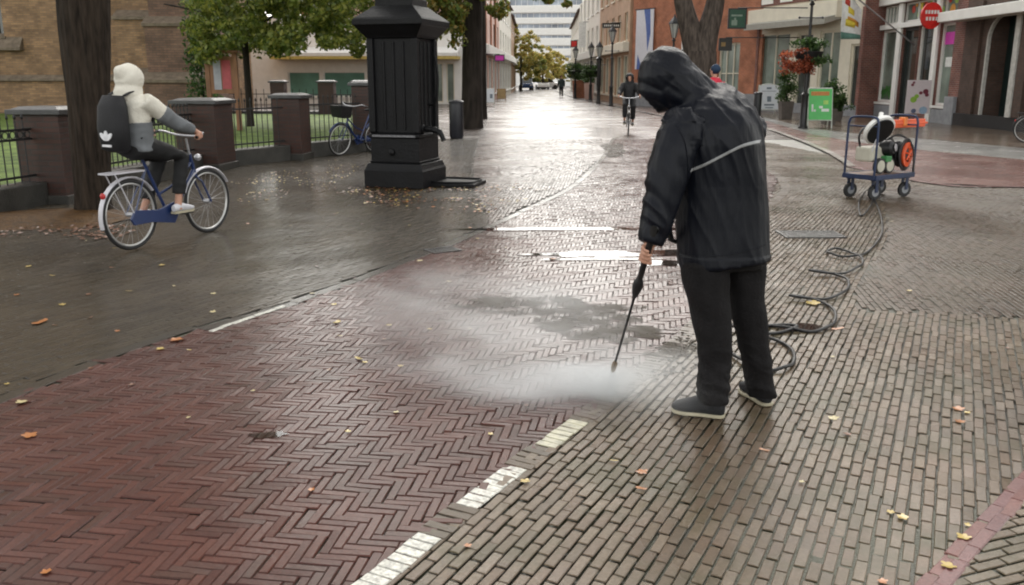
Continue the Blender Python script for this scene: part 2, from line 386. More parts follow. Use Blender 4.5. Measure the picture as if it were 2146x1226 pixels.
# courses of bricks along the borders
X = []; Y = []; A = []
for off in (-0.04, 0.01, .06):
    x, y, a = course([(p.x, p.y) for p in Rb], 0.165, off); X.append(x + 0.05*math.cos(off*99)); Y.append(y); A.append(a)
tag(brick_mesh('border_course', m_band, np.concatenate(X), np.concatenate(Y), np.concatenate(A), 0.165, 0.05, gap=0.005, lift=0.003, fill=.7), kind='structure')
dc = [G(*p) for p in ((893, 1130), (912, 1134), (772, 1240))]
x, y, a = course([(p.x, p.y) for p in D], 0.050, 0.0)
dashes = [(752, 1262, 898, 1122), (985, 1060, 1092, 985), (1150, 938, 1222, 880)]
dd = [((G(a0, b0)), (G(a1, b1))) for a0, b0, a1, b1 in dashes]
white = np.zeros(len(x), int) - 1
for i, (p, q) in enumerate(dd):
    white[(y > p.y) & (y < q.y)] = i
k = white < 0
tag(brick_mesh('lane_border', m_brown, x[k], y[k], a[k], 0.050, 0.135, gap=0.005, lift=0.002), kind='structure')
m_white = mat('road_paint_and_glint', (0.46, 0.45, 0.40), rough=0.4, var=0.45, scale=55, bump=0.2, bscale=90, coat=0.5, crough=0.2, island=0.07)
m_worn = mat('worn_road_paint', (0.36, 0.34, 0.24), rough=0.35, var=0.35, scale=25, bump=0.2, bscale=90, coat=0.5, crough=0.2, island=0.15)
for i in range(3):
    k = white == i
    tag(brick_mesh('marking_and_kerb_glint', m_worn if i == 2 else m_white, x[k], y[k], a[k] , 0.050, 0.105, gap=0.004, lift=0.003), kind='structure')
# kerb stones on the left
m_kerb = paving('wet_kerb_stone', [(0.030,0.025,0.019),(0.045,0.036,0.028),(0.038,0.031,0.022)], (0.09, 0.2))
x, y, a = course([(p.x, p.y) for p in K], 0.8, 0.02)
tag(brick_mesh('kerb', m_kerb, x, y, a, 0.8, 0.10, gap=0.006, tilt=0.003, lift=0.003), kind='structure')
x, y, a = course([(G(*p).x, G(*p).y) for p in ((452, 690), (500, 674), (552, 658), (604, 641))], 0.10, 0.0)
tag(brick_mesh('marking_and_kerb_glint', m_white, x, y, a, 0.10, 0.045, gap=0.004, tilt=.004, lift=0.006), kind='structure')  # kerb's bright wet reflection, put in as a strip of white bricks
# base sheet reaching the horizon, and the street beyond the laid bricks
def sheet(name, pts, z, m, kind='structure', sub=0):
    me = bpy.data.meshes.new(name); me.from_pydata([(p[0], p[1], z) for p in pts], [], [tuple(range(len(pts)))]); me.materials.append(m)
    o = bpy.data.objects.new(name, me); C.objects.link(o); return tag(o, kind=kind)
sheet('ground', [(-300, -60), (300, -60), (300, 600), (-300, 600)], -0.0125, m_joint)
def far_paving(name, c1, c2, mort, rot, rough, bw=0.2, bh=0.07):
    m = paving(name, [c1, c2], rough); N, L = nodes_of(m); b = N['Principled BSDF']
    g = N.new('ShaderNodeNewGeometry'); mp = N.new('ShaderNodeMapping'); mp.inputs['Rotation'].default_value = (0, 0, rot); L.new(g.outputs['Position'], mp.inputs[0])
    bt = N.new('ShaderNodeTexBrick'); bt.inputs['Scale'].default_value = 1; bt.inputs['Brick Width'].default_value = bw; bt.inputs['Row Height'].default_value = bh
    bt.inputs['Color1'].default_value = (*c1, 1); bt.inputs['Color2'].default_value = (*c2, 1); bt.inputs['Mortar'].default_value = (*mort, 1); bt.inputs['Mortar Size'].default_value = 0.008
    L.new(mp.outputs[0], bt.inputs['Vector'])
    for l in list(b.inputs['Base Color'].links): 
        src = l.from_node
        if src.type == 'HUE_SAT': L.new(bt.outputs[0], src.inputs['Color'])
    return m
m_far = far_paving('far_street_clay', (0.085, 0.063, 0.054), (0.115, 0.086, 0.074), (0.05, 0.04, 0.035), math.radians(5), (0.16, 0.30))
sheet('street', [(-30, 23.8), (40, 23.8), (40, 300), (-30, 300)], -0.004, m_far)
# pavement at the shops, in bands parallel to their fronts
m_tile = far_paving('wet_brown_tiles', (0.10, 0.070, 0.045), (0.13, 0.090, 0.060), (0.05, 0.035, 0.03), 0.1, (0.10, 0.22), 0.3, 0.3)
m_slab = far_paving('wet_grey_slabs', (0.20, 0.20, 0.19), (0.24, 0.235, 0.22), (0.09, 0.09, 0.085), 0.1, (0.15, 0.3), 0.6, 0.4)
m_rb = far_paving('wet_red_band', (0.13, 0.045, 0.035), (0.17, 0.065, 0.045), (0.06, 0.03, 0.025), 0.1, (0.16, 0.32), 0.2, 0.07)
lo = [G(1600, 268), G(1690, 300), G(1745, 325), G(1785, 350), G(1960, 386), G(2146, 393), G(2700, 405)]
mid = [G(1600, 252), G(1700, 282), G(1800, 300), G(1945, 317), G(2146, 336), G(2700, 372)]
up = [G(1600, 246), G(1700, 270), G(1800, 282), G(1945, 293), G(2146, 312), G(2700, 345)]
def band(name, a, b, z, m): sheet(name, list(a) + list(reversed(b)), z, m)
band('parking_band', lo, mid, 0.012, m_rb)
band('slab_band', mid, up, 0.014, m_slab)
band('shop_pavement', up, [Vector((9.5, 60, 0)), Vector((30, 60, 0)), Vector((30, 20, 0))], 0.016, m_tile)
m_pale = paving('pale_kerb_stone', [(0.26,0.23,0.20),(0.32,0.29,0.26)], (0.15, 0.3))
x, y, a = course([(p.x, p.y) for p in [G(1560, 262)] + lo[:4]], 0.9, 0.0)
tag(brick_mesh('kerb', m_pale, x, y, a, 0.9, 0.16, gap=0.01, lift=0.03), kind='structure')
x, y, a = course([(p.x, p.y) for p in lo[3:]], 0.2, 0.0)
tag(brick_mesh('kerb', m_band, x, y, a, 0.2, 0.12, gap=0.008, lift=0.016), kind='structure')
# pavement edge further up the street, right and left
m_kf = paving('far_kerb_stone', [(0.10,0.09,0.085),(0.14,0.13,0.12)], (0.15, 0.3))
x, y, a = course([(6.6, 30), (6.3, 40), (5.6, 56), (5.0, 75), (5.2, 110)], 1.0)
tag(brick_mesh('kerb', m_kf, x, y, a, 1.0, 0.2, gap=0.01, lift=0.04), kind='structure')
# bare earth with leaf litter round the big tree, and litter by the pump
m_mulch = mat('leaf_mulch', (0.075, 0.038, 0.014), rough=0.5, var=0.5, scale=14, bump=1.0, bscale=40, spec=.15, col2=(0.12, 0.062, 0.020))
def blob_sheet(name, c, rx, ry, z, m, rot=0, n=40, amp=0.18, hump=0.0, kind='structure', seed=0, rings=5, follow=0):
    vs = [(c[0], c[1], z+hump)]; fs = []
    ca, sa = math.cos(rot), math.sin(rot)
    for j in range(1, rings+1):
        t = j/rings
        for k in range(n):
            an = 2*PI*k/n; r = t*(1 + amp*noise.noise(Vector((math.cos(an)*1.6+seed, math.sin(an)*1.6, seed*.7))) + amp*.5*noise.noise(Vector((math.cos(an)*5+seed, math.sin(an)*5, 3))))
            lx, ly = rx*r*math.cos(an), ry*r*math.sin(an)
            vs.append((c[0]+ca*lx-sa*ly, c[1]+sa*lx+ca*ly, z + hump*(1-t*t) + (hump*0.25*noise.noise(Vector((lx*5, ly*5, 1))) if j < rings else -0.004 if hump else 0)))
    if follow: vs = [(a_, b_, float(und(a_, b_)) + follow) for a_, b_, c_ in vs]
    for k in range(n): fs.append((0, 1+k, 1+(k+1) % n))
    for j in range(rings-1):
        for k in range(n): fs.append((1+j*n+k, 1+(j+1)*n+k, 1+(j+1)*n+(k+1) % n, 1+j*n+(k+1) % n))
    me = bpy.data.meshes.new(name); me.from_pydata(vs, [], fs); me.materials.append(m); me.shade_smooth()
    o = bpy.data.objects.new(name, me); C.objects.link(o)
    if kind: tag(o, kind=kind)
    return o
blob_sheet('tree_pit', (-5.45, 10.15), 1.15, 0.8, 0.009, m_mulch, rot=0.1, hump=0.05)
# thin water lying on the bricks
m_water = mat('puddle_water', (0.9, 0.92, 0.92), rough=0.03, trans=1.0, ior=1.333, var=0.0, bump=0.015, bscale=6)
for i, (px, py, rx, ry, rot) in enumerate([(1690, 689, 0.16, 0.085, 0.2), (1300, 533, 0.75, 0.16, 0.12), (1230, 480, 1.2, 0.07, 0.02), (1240, 545, 0.5, 0.06, 0.05), (1385, 552, 0.25, 0.12, 0.2), (560, 912, 0.10, 0.035, 0.1),
        ]):
    c = G(px, py); blob_sheet('puddle', (c.x, c.y), rx, ry, float(und(c.x, c.y)) + 0.0035, m_water, rot=rot, amp=0.5, seed=i*3.1)
# lawn behind the fence
m_grass = mat('lawn_grass', (0.085, 0.15, 0.022), rough=0.8, var=0.45, scale=3.0, bump=1.0, bscale=120, col2=(0.16, 0.24, 0.04))
# ============================================================ BUILDINGS
class Facade:
    """a vertical front from p0 to p1; s runs along it, d comes out towards the street"""
    def __init__(s, p0, p1, flip=1):
        s.p0 = Vector((p0[0], p0[1], 0)); s.u = (Vector((p1[0], p1[1], 0)) - s.p0); s.len = s.u.length; s.u.normalize()
        s.n = Vector((s.u.y, -s.u.x, 0))*flip
    def T(s, a, d, z): return s.p0 + s.u*a + s.n*d + Vector((0, 0, z))
    def hit(s, px, py):
        r = ray(px, py); o = Vector((0, 0, CAMH)); t = (s.p0 - o).dot(s.n)/r.dot(s.n); q = o + r*t
        return (q - s.p0).dot(s.u), q.z
    def span(s, x0, y0, x1, y1):          # corner of the opening seen in the photograph -> s0,s1,z0,z1 on the front
        a, z1 = s.hit(x0, y0); b, z0 = s.hit(x1, y1); return (min(a, b), max(a, b), max(0, min(z0, z1)), max(z0, z1))
    def bx(s, mb, a0, a1, d0, d1, z0, z1): return mb.box(a0, a1, d0, d1, z0, z1, T=lambda x, y, z: s.T(x, y, z))
    def wall(s, h, depth, m, root, holes=(), rec=0.25, s0=0.0, s1=None, z0=0.0, name='wall', d=0.0):
        s1 = s.len if s1 is None else s1; mb = MB()
        xs = sorted({s0, s1} | {v for o in holes for v in o[:2] if s0 < v < s1}); zs = sorted({z0, h} | {v for o in holes for v in o[2:4] if z0 < v < h})
        hole = lambda x, z: any(o[0] < x < o[1] and o[2] < z < o[3] for o in holes)
        T = lambda a, e, z: s.T(a, e + d, z)
        for i in range(len(xs)-1):
            for j in range(len(zs)-1):
                if not hole((xs[i]+xs[i+1])/2, (zs[j]+zs[j+1])/2):
                    mb.add([T(xs[i], 0, zs[j]), T(xs[i+1], 0, zs[j]), T(xs[i+1], 0, zs[j+1]), T(xs[i], 0, zs[j+1])], [(0, 1, 2, 3)])
        for o in holes:
            a, b, c, e = o[:4]; q = [(a, c), (b, c), (b, e), (a, e)]
            for k in range(4):
                (x0, y0), (x1, y1) = q[k], q[(k+1) % 4]
                mb.add([T(x0, 0, y0), T(x1, 0, y1), T(x1, -rec, y1), T(x0, -rec, y0)], [(0, 1, 2, 3)])
            mb.add([T(a, -rec, c), T(b, -rec, c), T(b, -rec, e), T(a, -rec, e)], [(0, 1, 2, 3)])
        for (x0, e0, x1, e1) in ((s0, 0, s0, -depth), (s1, 0, s1, -depth), (s0, -depth, s1, -depth)):
            mb.add([T(x0, e0, z0), T(x1, e1, z0), T(x1, e1, h), T(x0, e0, h)], [(0, 1, 2, 3)])
        mb.add([T(s0, 0, h), T(s1, 0, h), T(s1, -depth, h), T(s0, -depth, h)], [(0, 1, 2, 3)])
        return mb.build(name, m, root, smooth=False)
    def window(s, o, root, mf, mg, bars=(1, 1), fw=0.07, rec=0.2, name='window', sill=True, ms=None, proud=0.02):
        a, b, c, e = o[:4]; mb = MB()
        s.bx(mb, a, a+fw, -rec+.01, -rec+.09+proud, c, e); s.bx(mb, b-fw, b, -rec+.01, -rec+.09+proud, c, e)
        s.bx(mb, a+fw, b-fw, -rec+.01, -rec+.088+proud, c, c+fw); s.bx(mb, a+fw, b-fw, -rec+.01, -rec+.088+proud, e-fw, e)
        nx, nz = bars
        for i in range(1, nx): x = a + (b-a)*i/nx; s.bx(mb, x-.025, x+.025, -rec+.01, -rec+.07+proud, c+fw, e-fw)
        for i in range(1, nz): z = c + (e-c)*i/nz; s.bx(mb, a+fw, b-fw, -rec+.01, -rec+.066+proud, z-.025, z+.025)
        f = mb.build(name, mf, root, smooth=False)
        p = MB(); s.bx(p, a+fw*.5, b-fw*.5, -rec+.012, -rec+.03, c+fw*.5, e-fw*.5); p.build('pane', mg, f, smooth=False)
        if sill:
            q = MB(); s.bx(q, a-.06, b+.06, -.06, .08, c-.09, c-.004); q.build('sill', ms or mf, f, smooth=False)
        return f
m_glass = mat('shop_glass', (0.030, 0.038, 0.036), rough=0.05, var=0.5, scale=0.8, spec=0.9)
m_glassL = mat('pale_shop_glass', (0.17, 0.21, 0.18), rough=0.08, var=0.5, scale=0.9, spec=0.8)
m_cream = mat('cream_paint', (0.74, 0.69, 0.57), rough=0.5, var=0.06, scale=3, bump=0.1)
m_whitep = mat('white_paint', (0.82, 0.81, 0.78), rough=0.45, var=0.05, scale=3, bump=0.05)
m_greyst = mat('grey_stone', (0.27, 0.28, 0.30), rough=0.6, var=0.15, scale=5, bump=0.3)
m_dkfr = mat('dark_frame', (0.02, 0.024, 0.022), rough=0.35, var=0.2)
m_brickP = brickwork('shop_brick', (0.22, 0.075, 0.055), (0.17, 0.06, 0.05), (0.25, 0.2, 0.17))
m_brickO = brickwork('orange_brick', (0.46, 0.155, 0.075), (0.40, 0.13, 0.065), (0.42, 0.28, 0.2))
m_brickD = brickwork('dark_brick', (0.10, 0.055, 0.04), (0.075, 0.042, 0.032), (0.07, 0.06, 0.05))
m_roof = mat('roof_tiles', (0.10, 0.05, 0.035), rough=0.7, var=0.3, scale=6, bump=0.5)
m_black = mat('black_iron', (0.012, 0.012, 0.013), rough=0.38, var=0.3, scale=10, bump=0.25, bscale=60, spec=0.6)
def decal(fa, s, z, r, m, parent, name, d, n=10, amp=0.25, seed=0, ry=None):
    ry = ry or r; q = [fa.T(s + r*math.cos(2*PI*k/n)*(1+amp*noise.noise(Vector((k*1.3, seed, 0)))), d, z + ry*math.sin(2*PI*k/n)*(1+amp*noise.noise(Vector((k*1.7, seed, 4))))) for k in range(n)]
    mb = MB(); mb.prism(q, fa.n*0.004); return mb
# ---- shop A, with the tall white windows
FA = Facade((15.2, 38.2), (15.2, 20.0))
def fl(px, py=160): return FA.hit(px, py)[0]
def fz(px, py): return FA.hit(px, py)[1]
R = thing('shop_building', 'red brick shop with tall white framed windows and a fruit pattern over the glass', 'shop', (15.2, 34, 0))
zt = fz(1870, 62); zt2 = fz(1870, 50); zt3 = fz(1870, 12)
wA = [(fl(1840), fl(1874), 0.62, zt), (fl(1884), fl(1916), 0.05, zt), (fl(1916)+.02, fl(1951), 0.30, zt), (fl(1961), fl(1991), 0.62, zt)]
tA = [(fl(1840), fl(1874), zt+.22, zt3), (fl(1880), fl(1991), zt+.22, zt3)]
sA = fl(1826); eA = fl(2012)
FA.wall(11.5, 9, m_brickP, R, wA + tA, s0=sA, s1=eA)
up_w = [(sA+.7+i*2.1, sA+1.8+i*2.1, 5.6, 7.6) for i in range(3)] + [(sA+.7+i*2.1, sA+1.8+i*2.1, 8.6, 10.2) for i in range(3)]
for o in up_w[:0]: pass
for i, o in enumerate(wA): FA.window(o, R, m_whitep if i != 1 else m_dkfr, m_glass if i in (1, 2) else m_glassL, (1, 1), fw=0.09 if i != 1 else .12, name='window' if i != 1 else 'door', sill=i in (0, 3))
for i, o in enumerate(tA): FA.window(o, R, m_whitep, m_glassL, (5 if i == 0 else 4, 1), fw=0.06, name='top_window', sill=False)
mb = MB(); FA.bx(mb, fl(1875), fl(1883), 0, .10, 0, zt3); FA.bx(mb, fl(1952), fl(1960), 0, .10, 0, zt3); FA.bx(mb, fl(1838), fl(1992), 0.003, .12, zt+.01, zt+.2); FA.bx(mb, fl(1834), fl(1994), .004, .26, zt3+.02, zt3+.55); FA.bx(mb, fl(1832), fl(1996), .004, .36, zt3+.55, zt3+.68)
mb.split('shopfront_frame', m_whitep, R, smooth=False, bevel=0.01)
mb = MB(); FA.bx(mb, fl(1838), fl(1875)-.01, 0.002, .05, 0, .5); FA.bx(mb, fl(1960)+.01, fl(1992), .002, .05, 0, .5); FA.bx(mb, fl(1826), fl(1838), .003, .14, 0, .95); FA.bx(mb, fl(1992), fl(2012), .003, .14, 0, .95)
mb.split('plinth', m_greyst, R, smooth=False, bevel=0.015)
m_lett = [mat('fruit_red', (0.5, 0.05, 0.03)), mat('fruit_orange', (0.62, 0.28, 0.04)), mat('fruit_green', (0.25, 0.42, 0.06)), mat('fruit_yellow', (0.7, 0.55, 0.06))]
mb = [MB() for _ in m_lett]
for i in range(16):
    s_ = fl(1892) + (fl(1985)-fl(1892))*i/15; d = decal(FA, s_, zt+.22 + .45 + .22*math.sin(i*2.3), .15+.05*math.sin(i*5), None, None, '', -.165, seed=i); mb[i % 4].add(d.v, d.f)
for b_, m_ in zip(mb, m_lett): b_.split('fruit_sticker', m_, R, smooth=False)
m_mag = mat('magenta_sign', (0.60, 0.04, 0.42), rough=0.4); m_lbl = mat('white_sticker', (0.75, 0.76, 0.74), rough=0.4)
mb = MB(); s_, e_, a_, b_ = FA.span(1972, 68, 1990, 92); FA.bx(mb, s_, e_, -.17, -.155, a_, b_); mb.build('window_sign', m_mag, R, smooth=False)
mb = MB(); s_, e_, a_, b_ = FA.span(1973, 120, 1984, 140); FA.bx(mb, s_, e_, -.17, -.155, a_, b_); mb.build('window_notice', m_lbl, R, smooth=False)
m_gr = mat('inside_plants', (0.04, 0.16, 0.03), var=0.4, scale=12)
mb = MB()
for k in range(60):
    a0 = wA[0][0] + .12 + random.random()*(wA[0][1]-wA[0][0]-.24); z_ = .8 + random.random()*.45; d = decal(FA, a0, z_, .05, None, None, '', -.165 + .001*(k % 7), n=5, seed=k, ry=.09); mb.add(d.v, d.f)
mb.build('plant_display', m_gr, R, smooth=False)
# projecting red sign
sg = thing('projecting_sign', 'round red sign with two lines of white lettering sticking out above the shop window', 'sign', P(1972, 33, 31.6))
c = Vector((14.35, 31.6, P(1972, 33, 31.6).z))
mb = MB(); mb.prism([c + Vector((.36*math.cos(2*PI*k/24), -.05, .44*math.sin(2*PI*k/24))) for k in range(24)], (0, .10, 0)); sp = mb.build('panel', mat('sign_red', (0.62, 0.02, 0.015), rough=0.35), sg, ang=30)
mb = MB()
for r_, (zz_, ws) in enumerate(((.12, (-.2, -.1, 0, .1, .2)), (-.1, (-.16, -.05, .06, .17)))):
    for x_ in ws: mb.box(c.x+x_-.035, c.x+x_+.035, c.y-.056, c.y-.0505, c.z+zz_-.06, c.z+zz_+.06); 
mb.split('lettering', m_lbl, sp, smooth=False)
mb = MB(); mb.cyl(c + Vector((.34, 0, .05)), (15.2, 31.6, c.z+.05), .018); mb.build('bracket', m_black, sg)
# dark portal to the right, with white arched trim and a long white beam
R = thing('portal_building', 'dark brick building with a white beam and white trimmed arched doorway', 'building', (15.2, 26, 0))
s0 = fl(2012)+.01; pa, pb = fl(2068), fl(2128)
holes = [(pa+.02, pb, .3, 3.6)]
FA.wall(12, 9, m_brickD, R, holes, rec=.6, s0=s0, s1=18.2)
mb = MB(); zb = fz(2090, 38); FA.bx(mb, s0-.4, 18.2, .15, .8, zb, zb+.32); mb.build('beam', m_whitep, R, smooth=False, bevel=0.02)
cx_ = (pa+pb)/2; rr = (pb-pa)/2; arc = [(pa, .42)] + [(cx_-rr*math.cos(t), 2.75+rr*.85*math.sin(t)) for t in [PI*k/24 for k in range(15)]]
mb = MB()
for i in range(len(arc)-1):
    (a0, z0), (a1, z1) = arc[i], arc[i+1]; f_ = lambda a, z: (cx_ + (a-cx_)*1.09, z if z < .5 else 2.75+(z-2.75)*1.07)
    o0, o1 = f_(a0, z0), f_(a1, z1); mb.prism([FA.T(a0, .003, z0), FA.T(a1, .003, z1), FA.T(o1[0], .003, o1[1]), FA.T(o0[0], .003, o0[1])], FA.n*.10)
FA.bx(mb, pb+.02, pb+.27, .004, .2, .42, 3.9)
mb.build('arch_trim', mat('stone_white', (.5,.49,.46), rough=.5), R, smooth=False)
mb = MB(); FA.bx(mb, pa+.05, pb-.05, -.58, -.5, .3, 3.55); mb.build('door', mat('dark_green_door', (0.012, 0.025, 0.024), rough=.3, var=.3), R, smooth=False)
mb = MB(); FA.bx(mb, s0, 18.2, .003, .1, 0, .42); mb.build('plinth', mat('black_plinth', (0.02, 0.02, 0.022), rough=.4), R, smooth=False)
mb = MB(); FA.bx(mb, fl(2040)-.05, fl(2040)+.25, .003, .09, .42, 4); FA.bx(mb, pb+.3, pb+.75, .003, .16, .42, 4); mb.split('pier', m_brickD, R, smooth=False)
# ---- shop B, cream fascia, bending left
FB = Facade((12.2, 44.3), (14.43, 37.6))
def gl(px, py=160): return FB.hit(px, py)[0]
def gz(px, py): return FB.hit(px, py)[1]
R = thing('shop_building', 'cream fronted shop with a long grey awning and display windows behind the flower lamp post', 'shop', (13.5, 40, 0))
oB = [(gl(1588), gl(1650), .55, gz(1620, 70)), (gl(1665), gl(1698), .1, gz(1680, 70)), (gl(1712), gl(1755), .55, gz(1730, 65)), (gl(1778), gl(1798), .05, gz(1790, 92))]
FB.wall(11, 9, m_cream, R, oB, s0=gl(1578), s1=FB.len)
for i, o in enumerate(oB): FB.window(o, R, m_cream, m_glass if i in (1, 3) else m_glassL, (2, 1) if i in (0, 2) else (1, 1), fw=.08, name='door' if i in (1, 3) else 'window', sill=i in (0, 2))
mb = MB(); FB.bx(mb, gl(1578), gl(1762), .003, .5, gz(1680, 45), gz(1680, 12)); mb.build('fascia', m_cream, R, smooth=False, bevel=.02)
mb = MB(); b0, b1, z1_, z0_ = gl(1590), gl(1760), gz(1680, 40), gz(1680, 58)
mb.prism([FB.T(b0, .004, z1_+.1), FB.T(b0, .004, z1_-.1), FB.T(b0, 1.0, z0_), FB.T(b0, 1.0, z0_+.25)], FB.u*(b1-b0)); mb.build('awning', mat('grey_awning', (0.36, 0.35, 0.31), rough=.7, var=.1), R, smooth=False)
mb = MB(); FB.bx(mb, gl(1578), FB.len, .003, .06, 0, .45); mb.split('plinth', m_greyst, R, smooth=False)
mb = MB(); FB.bx(mb, gl(1800)-.0, FB.len, .003, .1, .45, 4.4); FB.bx(mb, gl(1578), gl(1588), .003, .08, .45, 4.4); FB.bx(mb, FB.len+.004, FB.len+.08, -8, .1, 0, 11); mb.split('pilaster', m_brickP, R, smooth=False)
mb = MB(); FB.bx(mb, gl(1578), FB.len, .004, .05, gz(1680, 5), 11); mb.build('upper_brick', m_brickP, R, smooth=False)
mb = MB()
for a_ in (gl(1590), gl(1628), gl(1690), gl(1740)): FB.bx(mb, a_, a_+.9, .052, .1, gz(1680, 5)+.1, gz(1680, 5)+1.8)
mb.split('upper_window', m_whitep, R, smooth=False)
# ---- orange gable wall with a banner, then the brown building and the white one up the street
FC = Facade((6.9, 52.5), (12.15, 44.5))
def hs_(px, py=120): return FC.hit(px, py)[0]
R = thing('brick_building', 'tall orange brick building with a hanging banner behind the forked tree', 'building', (9, 49, 0))
oC = [(hs_(1573), hs_(1577)+.0, .1, 2.4), (hs_(1506), hs_(1550), 0.3, FC.hit(1530, 90)[1])]
FC.wall(8.6, 10, m_brickO, R, oC[1:])
FC.window(oC[1], R, m_cream, m_glassL, (3, 2), fw=.08, sill=True)
oo = FC.span(1430, 80, 1445, 112); mb = MB(); FC.bx(mb, oo[0], oo[1], .002, .05, oo[2], oo[3]); mb.build('window', m_whitep, R, smooth=False)
mb = MB(); FC.bx(mb, 0, FC.len, .003, .05, 0, .8); mb.split('plinth', m_greyst, R, smooth=False)
bn = thing('hanging_banner', 'tall white banner with a blue streak hanging on the orange brick wall', 'banner', FC.T(hs_(1353), .1, 0))
oo = FC.span(1338, 22, 1370, 145)
mb = MB(); FC.bx(mb, oo[0], oo[1], .12, .14, oo[2], oo[3]); cl = mb.build('cloth', mat('banner_white', (0.72, 0.72, 0.78), rough=.6, var=.05), bn, smooth=False)
mb = MB(); wv = oo[1]-oo[0]; mb.prism([FC.T(oo[0]+wv*a, .142, oo[2]+(oo[3]-oo[2])*b) for a, b in ((.45, 1), (.8, 1), (.85, .6), (.7, .3), (.62, .62), (.55, .8))], FC.n*.004)
mb.prism([FC.T(oo[0]+wv*a, .142, oo[2]+(oo[3]-oo[2])*b) for a, b in ((.1, 0), (.35, 0), (.3, .12), (.15, .25))], FC.n*.004); mb.build('print', mat('banner_blue', (0.10, 0.16, 0.42), rough=.6), cl, smooth=False)
mb = MB(); mb.cyl(FC.T(oo[0]-.1, .13, oo[3]+.03), FC.T(oo[1]+.1, .13, oo[3]+.03), .03); mb.cyl(FC.T(oo[0]-.1, .13, oo[3]+.03), FC.T(oo[0]-.1, 0, oo[3]+.03), .03); mb.build('rail', m_black, bn)
def row_house(name, label, p0, p1, h, mw, mf, rows, cols, loc, shop=True, flip=1, roof=True, mg=None):
    F_ = Facade(p0, p1, flip); R = thing(name, label, 'building', loc); hl_ = []
    L_ = F_.len; cw = L_/cols
    for j in range(rows):
        for i in range(cols):
            if j == 0 and shop: hl_.append((i*cw+.25, (i+1)*cw-.25, .5, 2.9))
            else: hl_.append((i*cw+cw*.28, i*cw+cw*.72, 1.1+2.6*j, 2.7+2.6*j))
    F_.wall(h, 9, mw, R, hl_)
    for i, o in enumerate(hl_): F_.window(o, R, mf, mg or m_glassL, (2, 1) if o[3]-o[2] > 2 else (2, 2), fw=.09, sill=True)
    if shop: mb = MB(); F_.bx(mb, 0, L_, .003, .35, 3.05, 3.6); mb.build('fascia', mf, R, smooth=False, bevel=.02)
    if roof:
        mb = MB(); mb.prism([F_.T(-.1, .3, h+.004), F_.T(-.1, -9.2, h+.004), F_.T(-.1, -4.5, h+3.4)], F_.u*(L_+.2)); mb.build('roof', m_roof, R, smooth=False)
    return F_, R
m_brownst = mat('brown_render', (0.46, 0.31, 0.21), rough=.8, var=.12, scale=2, bump=.2)
m_pink = mat('pink_render', (0.62, 0.42, 0.36), rough=.8, var=.08, scale=2)
m_offw = mat('off_white_render', (0.78, 0.75, 0.68), rough=.8, var=.06, scale=2, bump=.1)
F1, R1 = row_house('shop_house', 'brown pilastered house with cream shop front on the right of the street', (6.3, 66), (6.75, 52.8), 8.0, m_brownst, m_cream, 3, 5, (6.6, 60, 0), roof=False)
F2, R2 = row_house('shop_house', 'pale narrow house beyond the brown one, right side of the street', (6.15, 84), (6.3, 66.1), 8.0, m_offw, m_whitep, 3, 5, (6.3, 75, 0), roof=False)
F3, R3 = row_house('shop_house', 'light stone house farthest up the right side of the street', (7.6, 118), (6.25, 84.1), 7.6, m_offw, m_cream, 3, 7, (7, 100, 0))
# left side of the street
F4, R4 = row_house('shop_house', 'pink and red brick house at the near left corner of the far street', (-1.75, 57.3), (-1.0, 72), 8.6, m_pink, m_whitep, 3, 4, (-1.4, 64, 0))
F5, R5 = row_house('shop_house', 'white rendered house next up the left side of the street', (-1.0, 72.1), (-.1, 92), 8.0, m_offw, m_whitep, 3, 5, (-.5, 82, 0))
F6, R6 = row_house('shop_house', 'farthest house seen on the left side of the street, above the dark blue car', (-.1, 92.1), (.5, 118), 7.6, m_brownst, m_whitep, 3, 6, (.2, 105, 0))
mb = MB(); F4.bx(mb, .6, 1.0, .003, .1, 3.7, 10.3); F4.bx(mb, 5.2, 5.6, .003, .1, 3.7, 10.3); F4.bx(mb, 9.6, 10, .003, .1, 3.7, 10.3); mb.split('brick_strip', m_brickO, R4, smooth=False)
# low white pavilion beyond the lawn
FP = Facade((-30, 57), (-1.8, 55.4))
R = thing('pavilion_building', 'long low white building with pale awning and green windows beyond the lawn', 'building', (-16, 56, 0))
zc = lambda y: FP.hit(700, y)[1]
sx = lambda x, y=150: FP.hit(x, y)[0]
oP = [(sx(603), sx(670), zc(203), zc(150)), (sx(677), sx(765), zc(203), zc(150)), (sx(905), sx(928), .1, zc(132)), (sx(935), sx(952), .1, zc(132))]
FP.wall(5.2, 1.3, m_whitep, R, oP)
m_gg = mat('green_glass', (0.12, 0.27, 0.22), rough=.6, var=.2, scale=1)
for i, o in enumerate(oP): FP.window(o, R, m_whitep if i < 2 else m_cream, m_gg if i < 2 else m_glassL, (1, 1), fw=.07, name='window' if i < 2 else 'door', sill=i < 2)
mb = MB(); FP.bx(mb, sx(585), sx(965), .003, 1.6, zc(125), zc(119)); mb.build('fascia', mat('yellow_fascia', (0.55, 0.42, 0.12), rough=.6), R, smooth=False)
mb = MB(); mb.prism([FP.T(sx(585), .003, zc(98)), FP.T(sx(585), .003, zc(119)+.01), FP.T(sx(585), 1.58, zc(119)+.01), FP.T(sx(585), 1.58, zc(112))], FP.u*(sx(965)-sx(585))); mb.build('awning', m_whitep, R, smooth=False)
# tall brick houses behind the pavilion, mostly screened by the trees
F7, R7 = row_house('brick_house', 'old orange brick house glimpsed between the leaves above the pavilion', (-16, 70), (-2.2, 69), 10.5, m_brickO, m_whitep, 3, 6, (-9, 70, 0), shop=False)
